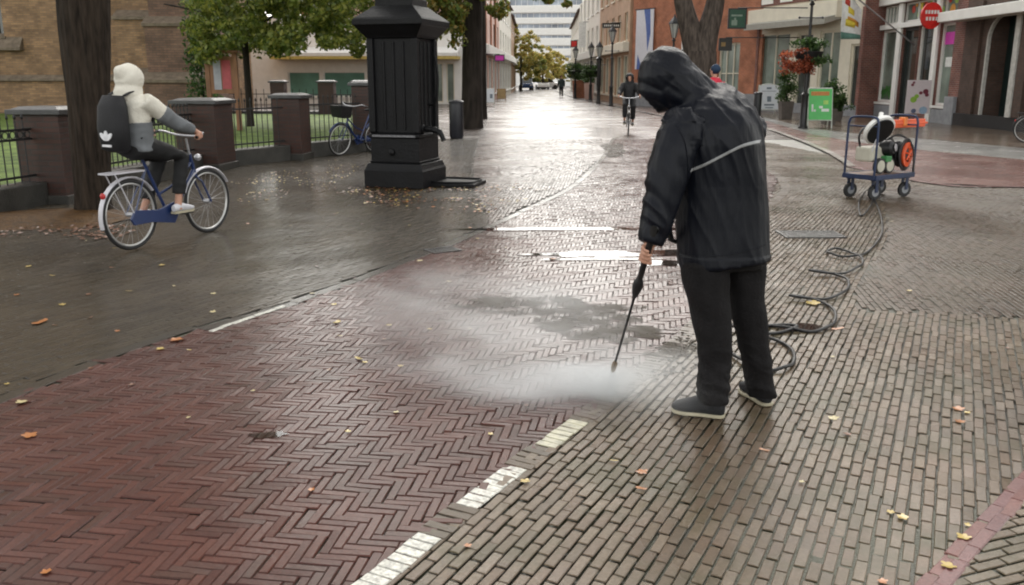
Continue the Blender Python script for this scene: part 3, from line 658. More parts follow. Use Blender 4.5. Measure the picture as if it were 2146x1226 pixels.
# tower block at the end of the street
R = thing('tower_block', 'tall white block with bands of windows closing the end of the street', 'building', (6, 170, 0))
FT = Facade((-1.5, 170), (13.6, 168))
zz = lambda y: FT.hit(1140, y)[1]
bands = [(zz(57.5+25*k+12), zz(57.5+25*k)) for k in (-2, -1, 0, 1)] + [(zz(99), zz(86)), (zz(122), zz(110))]
bands = [(zz(y1), zz(y0)) for y0, y1 in ((-35, -22), (-10, 12), (26, 38), (49, 60), (73, 81), (95, 103), (116, 124), (136, 144))]
holes = []; ml, mr_ = 1.0, FT.len-.8
for a_, b_ in bands:
    if b_ > a_: holes.append((ml, mr_, max(a_, .5), b_))
FT.wall(zz(-60), 14, m_whitep, R, holes, rec=.4)
m_tg = mat('tower_glass', (0.30, 0.34, 0.40), rough=.2, var=.5, scale=.4)
for o in holes: FT.window(o, R, m_whitep, m_tg, (12, 1), fw=.12, rec=.35, name='window_band', sill=False)
# ---- church
m_tan = brickwork('church_tan_brick', (0.34, 0.205, 0.105), (0.21, 0.125, 0.068), (0.20, 0.15, 0.10), bw=.26, bh=.085, bumps=.8)
m_cred = brickwork('church_red_brick', (0.22, 0.125, 0.085), (0.15, 0.09, 0.062), (0.12, 0.09, 0.07), bw=.26, bh=.085, bumps=.8)
m_led = mat('church_ledge_stone', (0.16, 0.125, 0.09), rough=.8, var=.3, scale=6, bump=.5)
R = thing('church', 'old brick church with stone ledges and a stepped buttress behind the railings', 'church', (-18, 36, 0))
FH = Facade((-40, 35.6), (-13.6, 35.6))
ww = (FH.hit(-60, 75)[0], FH.hit(9, 75)[0], FH.hit(5, 76)[1], FH.hit(5, 76)[1]+9)
FH.wall(19, 12, m_tan, R, [ww, (ww[0]-9, ww[0]-5, ww[2], ww[3])], rec=.6)
FH.window(ww, R, m_led, m_glass, (3, 6), fw=.12, rec=.5, ms=m_led)
mb = MB(); zl = FH.hit(60, 164)[1]; mb.prism([FH.T(0, .003, zl-.1), FH.T(0, .14, zl-.1), FH.T(0, .14, zl-.02), FH.T(0, .003, zl+.12)], FH.u*FH.len)
zl2 = FH.hit(20, 100)[1]; mb.prism([FH.T(ww[0]-.2, .003, zl2-.1), FH.T(ww[0]-.2, .3, zl2-.1), FH.T(ww[0]-.2, .3, zl2), FH.T(ww[0]-.2, .003, zl2+.4)], FH.u*(ww[1]-ww[0]+.9)); mb.split('ledge', m_led, R, smooth=False)
def stepbox(x0, x1, ys, zs, m, name):
    mb = MB(); led = MB()
    for i in range(len(ys)):
        z0 = zs[i]; z1 = zs[i+1]; mb.box(x0 + .05*i, x1 - .05*i, ys[i], 37, z0 - (.01 if i else 0), z1)
        led.prism([(x0 + .05*i - .06, ys[i] - .1, z1 - .02), (x0 + .05*i - .06, ys[i] - .1, z1 + .08), (x0 + .05*i - .06, (ys[i+1] if i+1 < len(ys) else ys[i]+.5), z1 + .35), (x0 + .05*i - .06, (ys[i+1] if i+1 < len(ys) else ys[i]+.5), z1-.02)], (x1-x0-.1*i+.12, 0, 0))
    b = mb.build(name, m, R, smooth=False); led.split('ledge', m_led, b, smooth=False)
zA = P(280, 163, 33.5).z; zB = P(280, 40, 33.8).z; zC = P(370, 54, 33.2).z
xa = P(236, 100, 33.5).x; xb = P(312, 100, 33.5).x; xc = P(405, 100, 33.0).x
stepbox(xa, xb, [33.4, 33.75, 34.2], [0, zA, zB, 12], m_tan, 'buttress')
stepbox(xb+.004, xc+.15, [32.7, 33.1, 33.5], [0, zA-.15, zC, 14], m_cred, 'buttress')
mb = MB(); mb.prism([FH.T(-.2, .5, 19.004), FH.T(-.2, -12.5, 19.004), FH.T(-.2, -6, 26)], FH.u*(FH.len+.4)); mb.build('roof', m_roof, R, smooth=False)
# lawn
lw = [(-6.1, 9.0), (-6.25, 11.3), (-5.6, 15.6), (-4.6, 17.9), (-3.6, 19.9), (-3.0, 33.8), (-13, 35.5), (-30, 35.5), (-30, 9.0)]
sheet('lawn', lw, 0.22, m_grass)
mb = MB(); 
hedge_m = mat('bank_soil', (0.05, 0.045, 0.02), var=.4, bump=.6)
# ============================================================ VEGETATION
m_bark = mat('bark', (0.030, 0.022, 0.016), rough=0.9, var=0.6, scale=22, bump=1.0, bscale=45, stretch=(1, 1, 0.13), spec=.25)
m_barkd = mat('dark_bark', (0.030, 0.024, 0.020), rough=0.85, var=0.5, scale=9, bump=1.0, bscale=30, stretch=(1, 1, 0.2), spec=.25)
def leafmat(name, c1, c2, c3):
    m = bpy.data.materials.new(name); m.use_nodes = True; N, L = nodes_of(m); b = N['Principled BSDF']
    g = N.new('ShaderNodeNewGeometry'); rp = N.new('ShaderNodeValToRGB'); e = rp.color_ramp.elements
    e[0].color = (*c1, 1); e[1].color = (*c3, 1); q = e.new(.55); q.color = (*c2, 1); L.new(g.outputs['Random Per Island'], rp.inputs[0])
    L.new(rp.outputs[0], b.inputs['Base Color']); b.inputs['Roughness'].default_value = .45
    tr = N.new('ShaderNodeBsdfTranslucent'); L.new(rp.outputs[0], tr.inputs[0]); mx = N.new('ShaderNodeMixShader'); mx.inputs[0].default_value = .45
    L.new(b.outputs[0], mx.inputs[1]); L.new(tr.outputs[0], mx.inputs[2]); L.new(mx.outputs[0], N['Material Output'].inputs[0]); return m
m_lg = leafmat('green_leaves', (0.065, 0.105, 0.018), (0.16, 0.20, 0.035), (0.31, 0.31, 0.06))
m_lb = leafmat('autumn_leaves', (0.08, 0.13, 0.022), (0.17, 0.20, 0.04), (0.30, 0.20, 0.045))
m_ly = leafmat('yellow_leaves', (0.20, 0.25, 0.06), (0.42, 0.36, 0.09), (0.60, 0.40, 0.11))
m_shrub = leafmat('shrub_leaves', (0.02, 0.05, 0.012), (0.05, 0.10, 0.025), (0.09, 0.16, 0.04))
m_redfl = leafmat('red_flowers', (0.10, 0.03, 0.015), (0.35, 0.07, 0.03), (0.50, 0.16, 0.08))
def leaves(name, centers, per, spread, size, m, parent, flat=.7, world=True):
    """many small pointed leaves scattered about clump centres, one mesh"""
    n = len(centers)*per; cen = np.repeat(np.array(centers, float)[:, :3], per, 0)
    rad = np.repeat(np.array([c[3] if len(c) > 3 else spread for c in centers]), per)
    p = RNG.normal(0, 1, (n, 3)); p /= np.linalg.norm(p, axis=1)[:, None]; p *= (RNG.random(n)**.45)[:, None]*rad[:, None]; p[:, 2] *= flat; p += cen
    a = RNG.normal(0, 1, (n, 3)); a /= np.linalg.norm(a, axis=1)[:, None]; b = np.cross(a, RNG.normal(0, 1, (n, 3))); b /= np.linalg.norm(b, axis=1)[:, None]
    s = size*RNG.uniform(.6, 1.25, n)[:, None]
    V = np.stack([p - a*s*.55, p + b*s*.34, p + a*s*.6, p - b*s*.34], 1)
    off = np.array(parent.location) if (parent is not None and world) else 0
    V = V.reshape(-1, 3) - off; F = np.arange(n*4, dtype=np.int32)
    me = bpy.data.meshes.new(name); me.vertices.add(n*4); me.vertices.foreach_set('co', V.ravel()); me.loops.add(n*4); me.loops.foreach_set('vertex_index', F)
    me.polygons.add(n); me.polygons.foreach_set('loop_start', np.arange(0, n*4, 4, dtype=np.int32)); me.update(calc_edges=True); me.materials.append(m)
    o = bpy.data.objects.new(name, me); C.objects.link(o); 
    if parent is not None: o.parent = parent
    return o
def trunk(root, base, top, r0, r1, m, limbs=(), lean=0.0, name='trunk', knob=.05, n=20):
    base = Vector(base); top = Vector(top); mb = MB(); rg = []; K_ = 26 if n < 30 else 90
    for i in range(K_+1):
        t = i/K_; c = base.lerp(top, t) + Vector((lean*math.sin(t*PI), 0, 0)); r = r0 + (r1-r0)*t + r0*.16*math.exp(-t*K_*.55*(top-base).length/6)
        rg.append([c + Vector((math.cos(a), math.sin(a), 0))*r*(1 + knob*noise.noise(Vector((math.cos(a)*2, math.sin(a)*2, c.z*.7+base.x))) + knob*.6*noise.noise(Vector((math.cos(a)*7, math.sin(a)*7, c.z*1.5))) + (knob*.55*(abs(noise.noise(Vector((math.cos(a)*12, math.sin(a)*12, c.z*1.1))))-.2) if n > 30 else 0)) for a in [2*PI*k/n for k in range(n)]])
    mb.rings(rg)
    for l in limbs:
        pts = crom(l[0], 6); k = len(pts); mb.tube(pts, [l[1] + (l[2]-l[1])*i/(k-1) for i in range(k)], 10)
    return mb.build(name, m, root, ang=80)
def crown_centers(c, r, n, gap=.0, zmin=None):
    out = []
    while len(out) < n:
        v = Vector((random.gauss(0, 1), random.gauss(0, 1), random.gauss(0, 1))).normalized()*(random.random()**.4)
        p = Vector((c[0]+v.x*r[0], c[1]+v.y*r[1], c[2]+v.z*r[2]))
        if noise.noise(p*.55) < -.12: continue
        if zmin and p.z < zmin: continue
        out.append((p.x, p.y, p.z, random.uniform(.25, .7)*min(r)*.32))
    return out
# big trunk beside the cyclist
b = G(176, 448); R = thing('plane_tree', 'thick rough barked tree trunk standing in bare earth right behind the cyclist', 'tree', (b.x, b.y, 0))
wtr = 0.30
tk = trunk(R, (b.x, b.y+.25, -.02), (b.x+.34, b.y+.3, 5.4), .185, .40, m_bark, limbs=[([(b.x+.1, b.y+.3, 5.0), (b.x-1.0, b.y+.6, 6.8), (b.x-2.2, b.y+.8, 8.5)], .2, .06), ([(b.x+.1, b.y+.3, 5.0), (b.x+1.2, b.y+.2, 7), (b.x+2.6, b.y, 8.8)], .2, .06), ([(b.x+.1, b.y+.3, 5.2), (b.x+.1, b.y+.6, 7.5), (b.x, b.y+.4, 10)], .2, .05)], knob=.12, n=96)
leaves('crown', crown_centers((b.x+.3, b.y, 9.2), (4.6, 4.0, 3.2), 130), 75, .8, .20, m_lg, R)
# far trunks right of the pump
b = G(988, 270); R = thing('street_tree', 'dark straight tree trunk beside the black litter bin', 'tree', (b.x, b.y, 0))
trunk(R, (b.x, b.y+.3, -.02), (b.x+.1, b.y+.3, 6), .33, .30, m_barkd, limbs=[([(b.x+.1, b.y+.3, 3.6), (b.x-1.5, b.y-.5, 4.4), (b.x-3, b.y-1, 5)], .11, .03), ([(b.x, b.y+.3, 5.5), (b.x+1.2, b.y, 7.5)], .15, .05), ([(b.x, b.y+.3, 5.5), (b.x-1.2, b.y+.5, 7.8)], .15, .05)])
cc = crown_centers((b.x-.6, b.y, 7.4), (3.4, 3.0, 2.6), 110) + crown_centers((b.x-.6, b.y-2, 12.6), (6.6, 4.6, 4.3), 330)
for i in range(120):
    px_ = random.uniform(800, 975); py_ = random.uniform(-40, 92 - .35*abs(px_-890)*.4 + random.uniform(-25, 15)); q = P(px_, py_, b.y - random.uniform(0.3, 3.0)); cc.append((q.x, q.y, q.z, random.uniform(.12, .34)))
for i in range(14):
    px_ = random.uniform(1012, 1068); q = P(px_, random.uniform(-30, 30 if px_ > 1030 else 75), b.y - random.uniform(0, 2)); cc.append((q.x, q.y, q.z, random.uniform(.10, .25)))
for i in range(7):
    q = P(random.uniform(1120, 1190), random.uniform(-25, 8), b.y); cc.append((q.x, q.y, q.z, .16))
leaves('crown', cc, 75, .5, .15, m_lb, R)
b = G(1008, 249); R = thing('street_tree', 'second dark trunk, half hidden behind the one by the litter bin', 'tree', (b.x, b.y, 0))
trunk(R, (b.x-.02, b.y+.3, -.02), (b.x, b.y+.3, 6), .24, .22, m_barkd)
leaves('crown', crown_centers((b.x-1.2, b.y+1, 7.3), (3.0, 3, 2.0), 60), 60, .6, .18, m_lb, R)
# small tree on the lawn with low green crown
b = Vector((P(521, 200, 26).x, 26, 0)); R = thing('lawn_tree', 'slender dark trunked tree with a wide low green crown on the lawn', 'tree', (b.x, b.y, .2))
trunk(R, (b.x, b.y, .2), (b.x, b.y, 3.4), .10, .085, m_barkd, limbs=[([(b.x, b.y, 2.5), (b.x-1, b.y, 3.3), (b.x-2.2, b.y, 3.6)], .05, .02), ([(b.x, b.y, 2.6), (b.x+1, b.y-.3, 3.3), (b.x+2.4, b.y-.5, 3.7)], .05, .02), ([(b.x, b.y, 3), (b.x, b.y+1, 4.5)], .06, .02)])
cc = []
for i in range(430):
    px_ = random.uniform(402, 800); lim = 118 - 20*abs(math.sin(px_*.021)) + (10 if 420 < px_ < 520 else 0) - (12 if 600 < px_ < 640 else 0); q = P(px_, random.uniform(-95, lim)**1.0, 26 + random.uniform(-2.8, 3)); cc.append((q.x, q.y, q.z, random.uniform(.14, .42)))
leaves('crown', cc, 95, .4, .125, m_lg, R)
# dark conifer-like shrub by the notice board
b = P(425, 180, 27); R = thing('evergreen_shrub', 'tall dark green shrub between the church buttress and the notice board', 'shrub', (b.x, 27, .2))
mb = MB(); mb.tube([(b.x, 27, .2), (b.x, 27, 2.6)], [.05, .02], 8); mb.build('stem', m_barkd, R)
leaves('foliage', [(b.x + random.uniform(-.35, .35), 27+random.uniform(-.3, .3), z, .28) for z in np.linspace(.5, 3.9, 40)], 60, .3, .10, m_shrub, R, flat=1)
# forked tree on the right
yb = 26.0; x0_ = P(1466, 90, yb).x; R = thing('forked_tree', 'rough grey tree whose trunk forks above the hooded worker', 'tree', (x0_, yb, 0))
pz = lambda px, py: P(px, py, yb)
trunk(R, (x0_+.05, yb, -.02), pz(1466, 108), .50, .47, mat('grey_bark', (0.075, 0.060, 0.050), rough=.85, var=.6, scale=16, bump=1.0, bscale=30, stretch=(1, 1, .2), spec=.25), limbs=[
    ([pz(1460, 118), pz(1449, 70), pz(1434, 15), pz(1420, -60), pz(1400, -180)], .36, .16), ([pz(1472, 118), pz(1482, 70), pz(1497, 15), pz(1508, -60), pz(1525, -200)], .38, .16)], knob=.14, n=64)
leaves('crown', crown_centers((x0_-.8, yb-1, 13.6), (7.6, 6.0, 4.8), 400), 70, .8, .28, m_lb, R)
# yellow autumn trees at the end of the street
specs = [(1092, 108, 48, 2.3), (1112, 118, 80, 2.2), (1138, 124, 92, 2.0), (1160, 132, 108, 2.0), (1180, 142, 118, 1.8)]
for i, (px_, Yt, topy, rr_) in enumerate(specs):
    top = P(px_, topy, Yt); hgt = top.z; R = thing('autumn_tree', ['tallest yellow green tree at the far end of the street, above the dark blue car', 'yellow tree second from left in the far row', 'middle yellow tree of the far row before the tower block', 'orange tinted tree, fourth in the far row', 'rightmost small orange tree of the far row'][i], 'tree', (top.x, Yt, 0), group='autumn trees at the end of the street')
    trunk(R, (top.x, Yt, 0), (top.x, Yt, hgt*.5), .16, .1, m_barkd, n=10)
    leaves('crown', crown_centers((top.x, Yt, hgt*.56), (rr_, rr_, hgt*.44), 90), 110, .6, .20, m_ly if i != 1 else m_lb, R)
# ============================================================ FENCE
m_pier = brickwork('pier_brick', (0.062, 0.024, 0.016), (0.045, 0.020, 0.015), (0.035, 0.026, 0.022), bumps=.6, rough=.55)
m_cap = mat('wet_cap_stone', (0.045, 0.045, 0.046), rough=.4, var=.35, scale=6, bump=.3, coat=.3, crough=.25)
m_low = mat('wet_dark_plinth', (0.035, 0.033, 0.028), rough=.5, var=.4, scale=5, bump=.5, coat=.4, crough=.3)
def pier(c, wd, h, rz, label):
    R = thing('brick_pillar', label, 'pillar', (c[0], c[1], 0), rz, group='brick pillars of the lawn fence')
    mb = MB(); mb.box(-wd/2, wd/2, -wd/2, wd/2, 0, h-.1); mb.build('shaft', m_pier, R, smooth=False, world=False, bevel=.01)
    mb = MB(); mb.box(-wd/2-.06, wd/2+.06, -wd/2-.06, wd/2+.06, h-.1, h-.035); q = wd/2+.02; mb.rings([[(-q, -q, h-.0351), (q, -q, h-.0351), (q, q, h-.0351), (-q, q, h-.0351)], [(-q*.75, -q*.75, h), (q*.75, -q*.75, h), (q*.75, q*.75, h), (-q*.75, q*.75, h)]])
    mb.build('cap', m_cap, R, smooth=False, world=False, bevel=.008)
    mb = MB(); mb.box(-wd/2-.04, wd/2+.04, -wd/2-.04, wd/2+.04, -.02, .12); mb.build('foot', m_low, R, smooth=False, world=False, bevel=.01)
hgt = lambda px, py, Y: P(px, py, Y).z
piers = [(P(112, 300, 11.7).x, 11.7, .62, hgt(110, 222, 11.7), 'brick pillar half hidden behind the big tree trunk'), (P(432, 300, 15.9).x, 15.9, .74, hgt(430, 205, 15.9), 'broad brick pillar with wet stone cap right of the cyclist'),
         (P(614, 300, 18.0).x, 18.0, .56, hgt(612, 195, 18.0), 'brick pillar between the two stretches of railing, left of the parked bicycle'), (P(768, 250, 20.0).x, 20.0, .5, hgt(757, 170, 20.0), 'brick pillar just left of the black pump')]
for x_, y_, w_, h_, lb in piers: pier((x_, y_), w_, h_, -.12, lb)
farp = [(585, 36, .55, 168, 'small far pillar on the other side of the lawn, left one'), (686, 35.4, .6, 168, 'middle far pillar on the other side of the lawn'), (757, 34.6, .6, 168, 'far pillar on the other side of the lawn nearest the pump')]
fpx = []
for px_, y_, w_, ty, lb in farp:
    x_ = P(px_, 200, y_).x; fpx.append((x_, y_)); pier((x_, y_), w_, hgt(px_, ty, y_), 0, lb)
def railing(p, q, top, label, base=.32, plinth=.30, sp=.125, rings=False, rb=.009, g=None):
    p = Vector((*p, 0)); q = Vector((*q, 0)); L_ = (q-p).length; u = (q-p).normalized(); nn = Vector((-u.y, u.x, 0))
    R = thing('iron_railing', label, 'railing', p, group=g or 'iron railings round the lawn')
    n_ = max(2, int(L_/sp))
    for i in range(1, n_):
        c = p + u*(L_*i/n_); mb = MB(); mb.cyl(c + Vector((0, 0, base-.03)), c + Vector((0, 0, top-.08)), rb, n=6); mb.lathe([(.001, 0), (.018, .02), (.018, .045), (.001, .09)], c + Vector((0, 0, top-.08)), 6); mb.build('bar', m_black, R)
    for z_ in ((top-.2, base+.06) + ((top-.32,) if rings else ())):
        mb = MB(); T = lambda x, y, z: p + u*x + nn*y + Vector((0, 0, z)); mb.box(0, L_, -.012, .012, z_-.014, z_+.014, T=T); mb.build('rail', m_black, R, smooth=False)
    if rings:
        for i in range(n_):
            c = p + u*(L_*(i+.5)/n_) + Vector((0, 0, top-.26)); mb = MB(); mb.tube([c + u*(.045*math.cos(a)) + Vector((0, 0, .045*math.sin(a))) for a in [2*PI*k/12 for k in range(12)]], .007, 5, closed=True); mb.build('ring', m_black, R)
    mb = MB(); T = lambda x, y, z: p + u*x + nn*y + Vector((0, 0, z)); mb.box(0, L_, -.16, .16, -.02, plinth, T=T); mb.build('plinth', m_low, R, smooth=False, bevel=.02)
pc = [(a_[0], a_[1]) for a_ in piers]
railing((-6.75, 8.3), (pc[0][0]-.12, pc[0][1]-.3), hgt(40, 238, 11.2), 'iron railing with a row of rings at the left edge, before the tree', rings=True)
railing((pc[0][0]+.05, pc[0][1]+.3), (pc[1][0]-.1, pc[1][1]-.35), hgt(200, 222, 13.5), 'iron railing seen behind the cyclist between trunk and broad pillar', rings=True)
railing((pc[1][0]+.1, pc[1][1]+.35), (pc[2][0]-.1, pc[2][1]-.28), hgt(530, 205, 17), 'iron railing between the broad pillar and the next one, grass behind', sp=.13)
railing((pc[2][0]+.1, pc[2][1]+.28), (pc[3][0]-.1, pc[3][1]-.25), hgt(700, 198, 19), 'iron railing behind the parked bicycle', sp=.13)
railing((pc[3][0]+.05, pc[3][1]+.25), (-2.9, 33.5), 1.15, 'iron railing running away behind the pump', sp=.3)
railing((-13, 36.4), fpx[0], 1.15, 'far iron railing left of the small far pillars', sp=.3, rb=.014); railing(fpx[0], fpx[1], 1.15, 'far iron railing between the left and middle far pillars', sp=.3, rb=.014)
railing(fpx[1], fpx[2], 1.15, 'far iron railing between the middle and right far pillars', sp=.3, rb=.014)
# notice board
Yb = 24.0; a0 = P(440, 205, Yb); a1 = P(498, 205, Yb); zt_ = P(470, 110, Yb).z; zb_ = P(470, 196, Yb).z
R = thing('notice_board', 'wooden notice board with a grey and a red poster standing on the lawn', 'notice board', (a0.x, Yb, .2))
m_wood = mat('varnished_wood', (0.20, 0.09, 0.04), rough=.5, var=.3, scale=6, bump=.3, stretch=(1, 1, .2))
mb = MB(); mb.box(a0.x-.06, a0.x+.06, Yb-.06, Yb+.06, .2, zt_-.02); mb.box(a1.x-.06, a1.x+.06, Yb-.06, Yb+.06, .2, zt_-.02); mb.split('post', m_wood, R, smooth=False, bevel=.01)
mb = MB(); mb.box(a0.x+.061, a1.x-.061, Yb-.04, Yb+.04, zb_, zt_-.1); pb_ = mb.build('panel', m_wood, R, smooth=False); mb = MB(); mb.box(a0.x-.12, a1.x+.12, Yb-.12, Yb+.12, zt_-.019, zt_+.05); mb.build('roof', m_wood, R, smooth=False, bevel=.01)
wd = a1.x-a0.x; mb = MB(); mb.box(a0.x+.16, a0.x+wd*.48, Yb-.048, Yb-.042, zb_+.1, zt_-.2); mb.build('poster', mat('grey_poster', (0.30, 0.30, 0.34), rough=.5), pb_, smooth=False)
mb = MB(); mb.box(a0.x+wd*.52, a1.x-.12, Yb-.048, Yb-.042, zb_+.12, zt_-.2); mb.build('poster', mat('red_poster', (0.34, 0.06, 0.07), rough=.5), pb_, smooth=False)
# ============================================================ TOWN PUMP
pcx, pcy = -1.62, 13.55; R = thing('town_pump', 'tall black cast iron town pump with panelled shaft and curved spout', 'pump', (pcx, pcy, 0), math.radians(-17)); R.scale = (.86, .86, 1)
m_iron = mat('painted_black_iron', (0.004, 0.004, 0.005), rough=.5, var=.35, scale=5, bump=.35, bscale=30, spec=.3, coat=.0, crough=.2)
def sq(mb, prof):
    mb.rings([[(-h, -h, z), (h, -h, z), (h, h, z), (-h, h, z)] for h, z in prof])
hp = lambda py: P(860, py, 13.0).z
mb = MB(); sq(mb, [(.55, 0), (.55, hp(352)-.06), (.53, hp(352)-.03), (.50, hp(345))]); mb.build('base', m_iron, R, smooth=False, world=False, bevel=.012)
mb = MB(); sq(mb, [(.46, hp(345)), (.47, hp(345)+.03), (.45, hp(340)), (.45, hp(292)), (.48, hp(289)), (.48, hp(284)), (.44, hp(281))]); mb.build('pedestal', m_iron, R, smooth=False, world=False, bevel=.006)
mb = MB(); zt2_ = hp(289); mb.box(-.40, .40, -.487, -.481, zt2_, zt2_+.03); mb.build('trim_band', mat('worn_grey_edge', (.16, .16, .17), rough=.45, var=.4, scale=20), R, smooth=False, world=False)
zs0, zs1 = hp(281), hp(78); mb = MB(); mb.box(-.40, .40, -.40, .40, zs0, zs1); sh = mb.build('shaft', m_iron, R, smooth=False, world=False, bevel=.01)
for sx_ in (-1, 1):
    for sy_ in (-1, 1):
        mb = MB(); mb.box(sx_*.405-.06, sx_*.405+.06, sy_*.405-.06, sy_*.405+.06, zs0+.002, zs1-.002); mb.build('corner_strip', m_iron, R, smooth=False, world=False, bevel=.02)
for fy in (-.402, .402):
    for t_ in (-.18, 0, .18):
        mb = MB(); mb.cyl((t_, fy-.0, zs0+.05), (t_, fy, zs1-.05), .026, n=10); mb.build('moulding', m_iron, R, world=False)
for fx in (-.402, .402):
    for t_ in (-.18, .0, .18):
        mb = MB(); mb.cyl((fx, t_, zs0+.05), (fx, t_, zs1-.05), .026, n=10); mb.build('moulding', m_iron, R, world=False)
mb = MB(); sq(mb, [(.46, zs1), (.48, zs1+.03), (.52, zs1+.07), (.60, zs1+.16), (.63, zs1+.18), (.63, zs1+.25), (.60, zs1+.28), (.42, zs1+.40), (.36, zs1+.45)]); mb.build('cornice', m_iron, R, smooth=False, world=False, bevel=.006)
mb = MB(); sq(mb, [(.34, zs1+.44), (.33, zs1+.55), (.28, zs1+.62), (.28, zs1+1.2), (.34, zs1+1.25), (.34, zs1+1.32), (.12, zs1+1.9), (.03, zs1+2.1)]); mb.build('top', m_iron, R, smooth=False, world=False, bevel=.006)
mb = MB(); pts = crom([(.42, -.28, .86), (.62, -.30, .86), (.78, -.32, .82), (.86, -.33, .70)], 6); mb.tube(pts, [.05, .045, .042, .04]*int(len(pts)/4)+[.04]*(len(pts) % 4), 10); mb.lathe([(.075, -.02), (.075, .03), (.05, .05)], (.44, -.28, .86), 12, ax=(1, 0, 0)); mb.build('spout', m_iron, R, world=False)
mb = MB(); mb.lathe([(.05, 0), (.05, .03), (.03, .05), (.001, .055)], (-.05, -.452, .52), 12, ax=(0, -1, 0)); mb.build('boss', m_iron, R, world=False)
mb = MB(); mb.tube(crom([(.42, .1, 1.2), (.56, .1, 1.25), (.60, .1, 1.6), (.56, .1, 1.9)], 6), .022, 8); mb.build('handle', m_iron, R, world=False)
dsl = thing('drain_slab', 'low black slab with raised edge at the foot of the pump', 'slab', G(950, 388)); c = G(950, 390)
mb = MB(); T = lambda x, y, z: Vector((c.x + x*math.cos(-.25) - y*math.sin(-.25), c.y + .15 + x*math.sin(-.25) + y*math.cos(-.25), z)); mb.box(-.38, .42, -.34, .34, 0.0, .06, T=T); mb.build('slab', m_iron, dsl, smooth=False, bevel=.015)
mb = MB(); rim = [T(x_, y_, .07) for x_, y_ in ((-.3, -.28), (.3, -.28), (.38, -.1), (.38, .2), (.25, .29), (-.3, .29))]; mb.tube(crom(rim, 4, True), .02, 6, closed=True); mb.build('rim', m_iron, dsl)
# litter bin(s)
def bin_(loc, label, r=.19, h=1.0):
    R = thing('litter_bin', label, 'litter bin', loc, group='black litter bins'); m_bin = mat('bin_black', (0.02, 0.021, 0.026), rough=.4, var=.2)
    mb = MB(); mb.lathe([(r*.9, 0), (r*.92, .03), (r, .06), (r, h-.1), (r*.98, h-.08)], n=20); mb.build('body', m_bin, R, world=False)
    mb = MB(); mb.lathe([(r*1.06, h-.081), (r*1.08, h-.03), (r*.9, h), (.001, h+.02)], n=20); mb.build('lid', m_bin, R, world=False)
bin_(G(957, 290), 'black litter bin between the pump and the dark tree'); bin_(G(1585, 262), 'black litter bin peeking out behind the worker\'s right shoulder', r=.13, h=1.1)
# ============================================================ PEOPLE
m_skin = mat('skin', (0.50, 0.27, 0.19), rough=.5, var=.08, scale=20)
m_eye = mat('eye', (0.05, 0.03, 0.02), rough=.15)
def head_parts(mb, c, fwd, up=(0, 0, 1), s=1.0):
    f = Vector(fwd).normalized(); u = Vector(up); u = (u - f*u.dot(f)).normalized(); r = f.cross(u)
    R = Matrix((f, r, u)).transposed(); q = lambda a, b, z: Vector(c) + (f*a + r*b + u*z)*s
    mb.ell(q(-.008, 0, .03), (.098*s, .077*s, .092*s), R, 20, 14); mb.ell(q(.022, 0, -.035), (.068*s, .058*s, .075*s), R)
    mb.ell(q(.055, 0, -.078), (.028*s, .028*s, .022*s), R, 10, 6)                                   # chin
    mb.rings([[q(.082, -.011, .018), q(.082, .011, .018), q(.07, .012, .018), q(.07, -.012, .018)], [q(.112, -.016, -.022), q(.112, .016, -.022), q(.07, .018, -.026), q(.07, -.018, -.026)]])  # nose
    mb.ell(q(.082, 0, -.048), (.012*s, .026*s, .008*s), R, 10, 6); mb.ell(q(.080, 0, -.06), (.011*s, .022*s, .007*s), R, 10, 6)
    mb.ell(q(.078, -.03, .036), (.018*s, .026*s, .008*s), R, 10, 6); mb.ell(q(.078, .03, .036), (.018*s, .026*s, .008*s), R, 10, 6)
    for sd_ in (-1, 1): mb.ell(q(-.005, sd_*.078, -.005), (.02*s, .01*s, .032*s), R, 10, 6)
    return q
def hand_on(mb, C0, A, wrist, s=1.0, r=.016, thumb=1):
    """a hand whose fingers wrap round a bar with axis A through C0; wrist is where the forearm arrives"""
    C0 = Vector(C0); A = Vector(A).normalized(); w_ = Vector(wrist) - C0; w_ = (w_ - A*w_.dot(A)).normalized(); b = A.cross(w_)*thumb
    palm = C0 + w_*(r+.016*s) + b*.012*s
    Rm = Matrix((A, b, w_)).transposed(); mb.ell(palm, (.044*s, .030*s, .017*s), Rm, 12, 8); mb.tube([palm + w_*.005, (palm + Vector(wrist))/2, Vector(wrist)], [.027*s, .025*s, .026*s], 10)
    rr = r + .009*s
    for i, (o, fr, n_) in enumerate(((-.033, .0088, 5), (-.011, .0096, 6), (.011, .0098, 6), (.033, .0094, 5))):
        pts = [C0 + A*(o*s) + (w_*math.cos(a) + b*math.sin(a))*(rr*(1.12 if k == 0 else 1)) for k, a in enumerate([math.radians(25 + 46*k) for k in range(n_)])]
        mb.tube(pts, [fr*s*(1.05 - .06*k) for k in range(n_)], 8)
    pts = [palm + A*.034*s - b*.012*s, palm + A*.046*s - b*.026*s - w_*.012*s, C0 + A*.042*s - b*(rr+.002) - w_*.004, C0 + A*.03*s - b*rr*.75 - w_*rr*.8]
    mb.tube(pts, [.014*s, .012*s, .0105*s, .009*s], 8)
def ring_e(c, ax, ay, a, b, n=24, p=2.0):
    out = []
    for k in range(n):
        t = 2*PI*k/n; cx_, sy_ = math.cos(t), math.sin(t)
        out.append(Vector(c) + Vector(ax)*(a*math.copysign(abs(cx_)**(2/p), cx_)) + Vector(ay)*(b*math.copysign(abs(sy_)**(2/p), sy_)))
    return out
XA, YA, ZA = Vector((1, 0, 0)), Vector((0, 1, 0)), Vector((0, 0, 1))
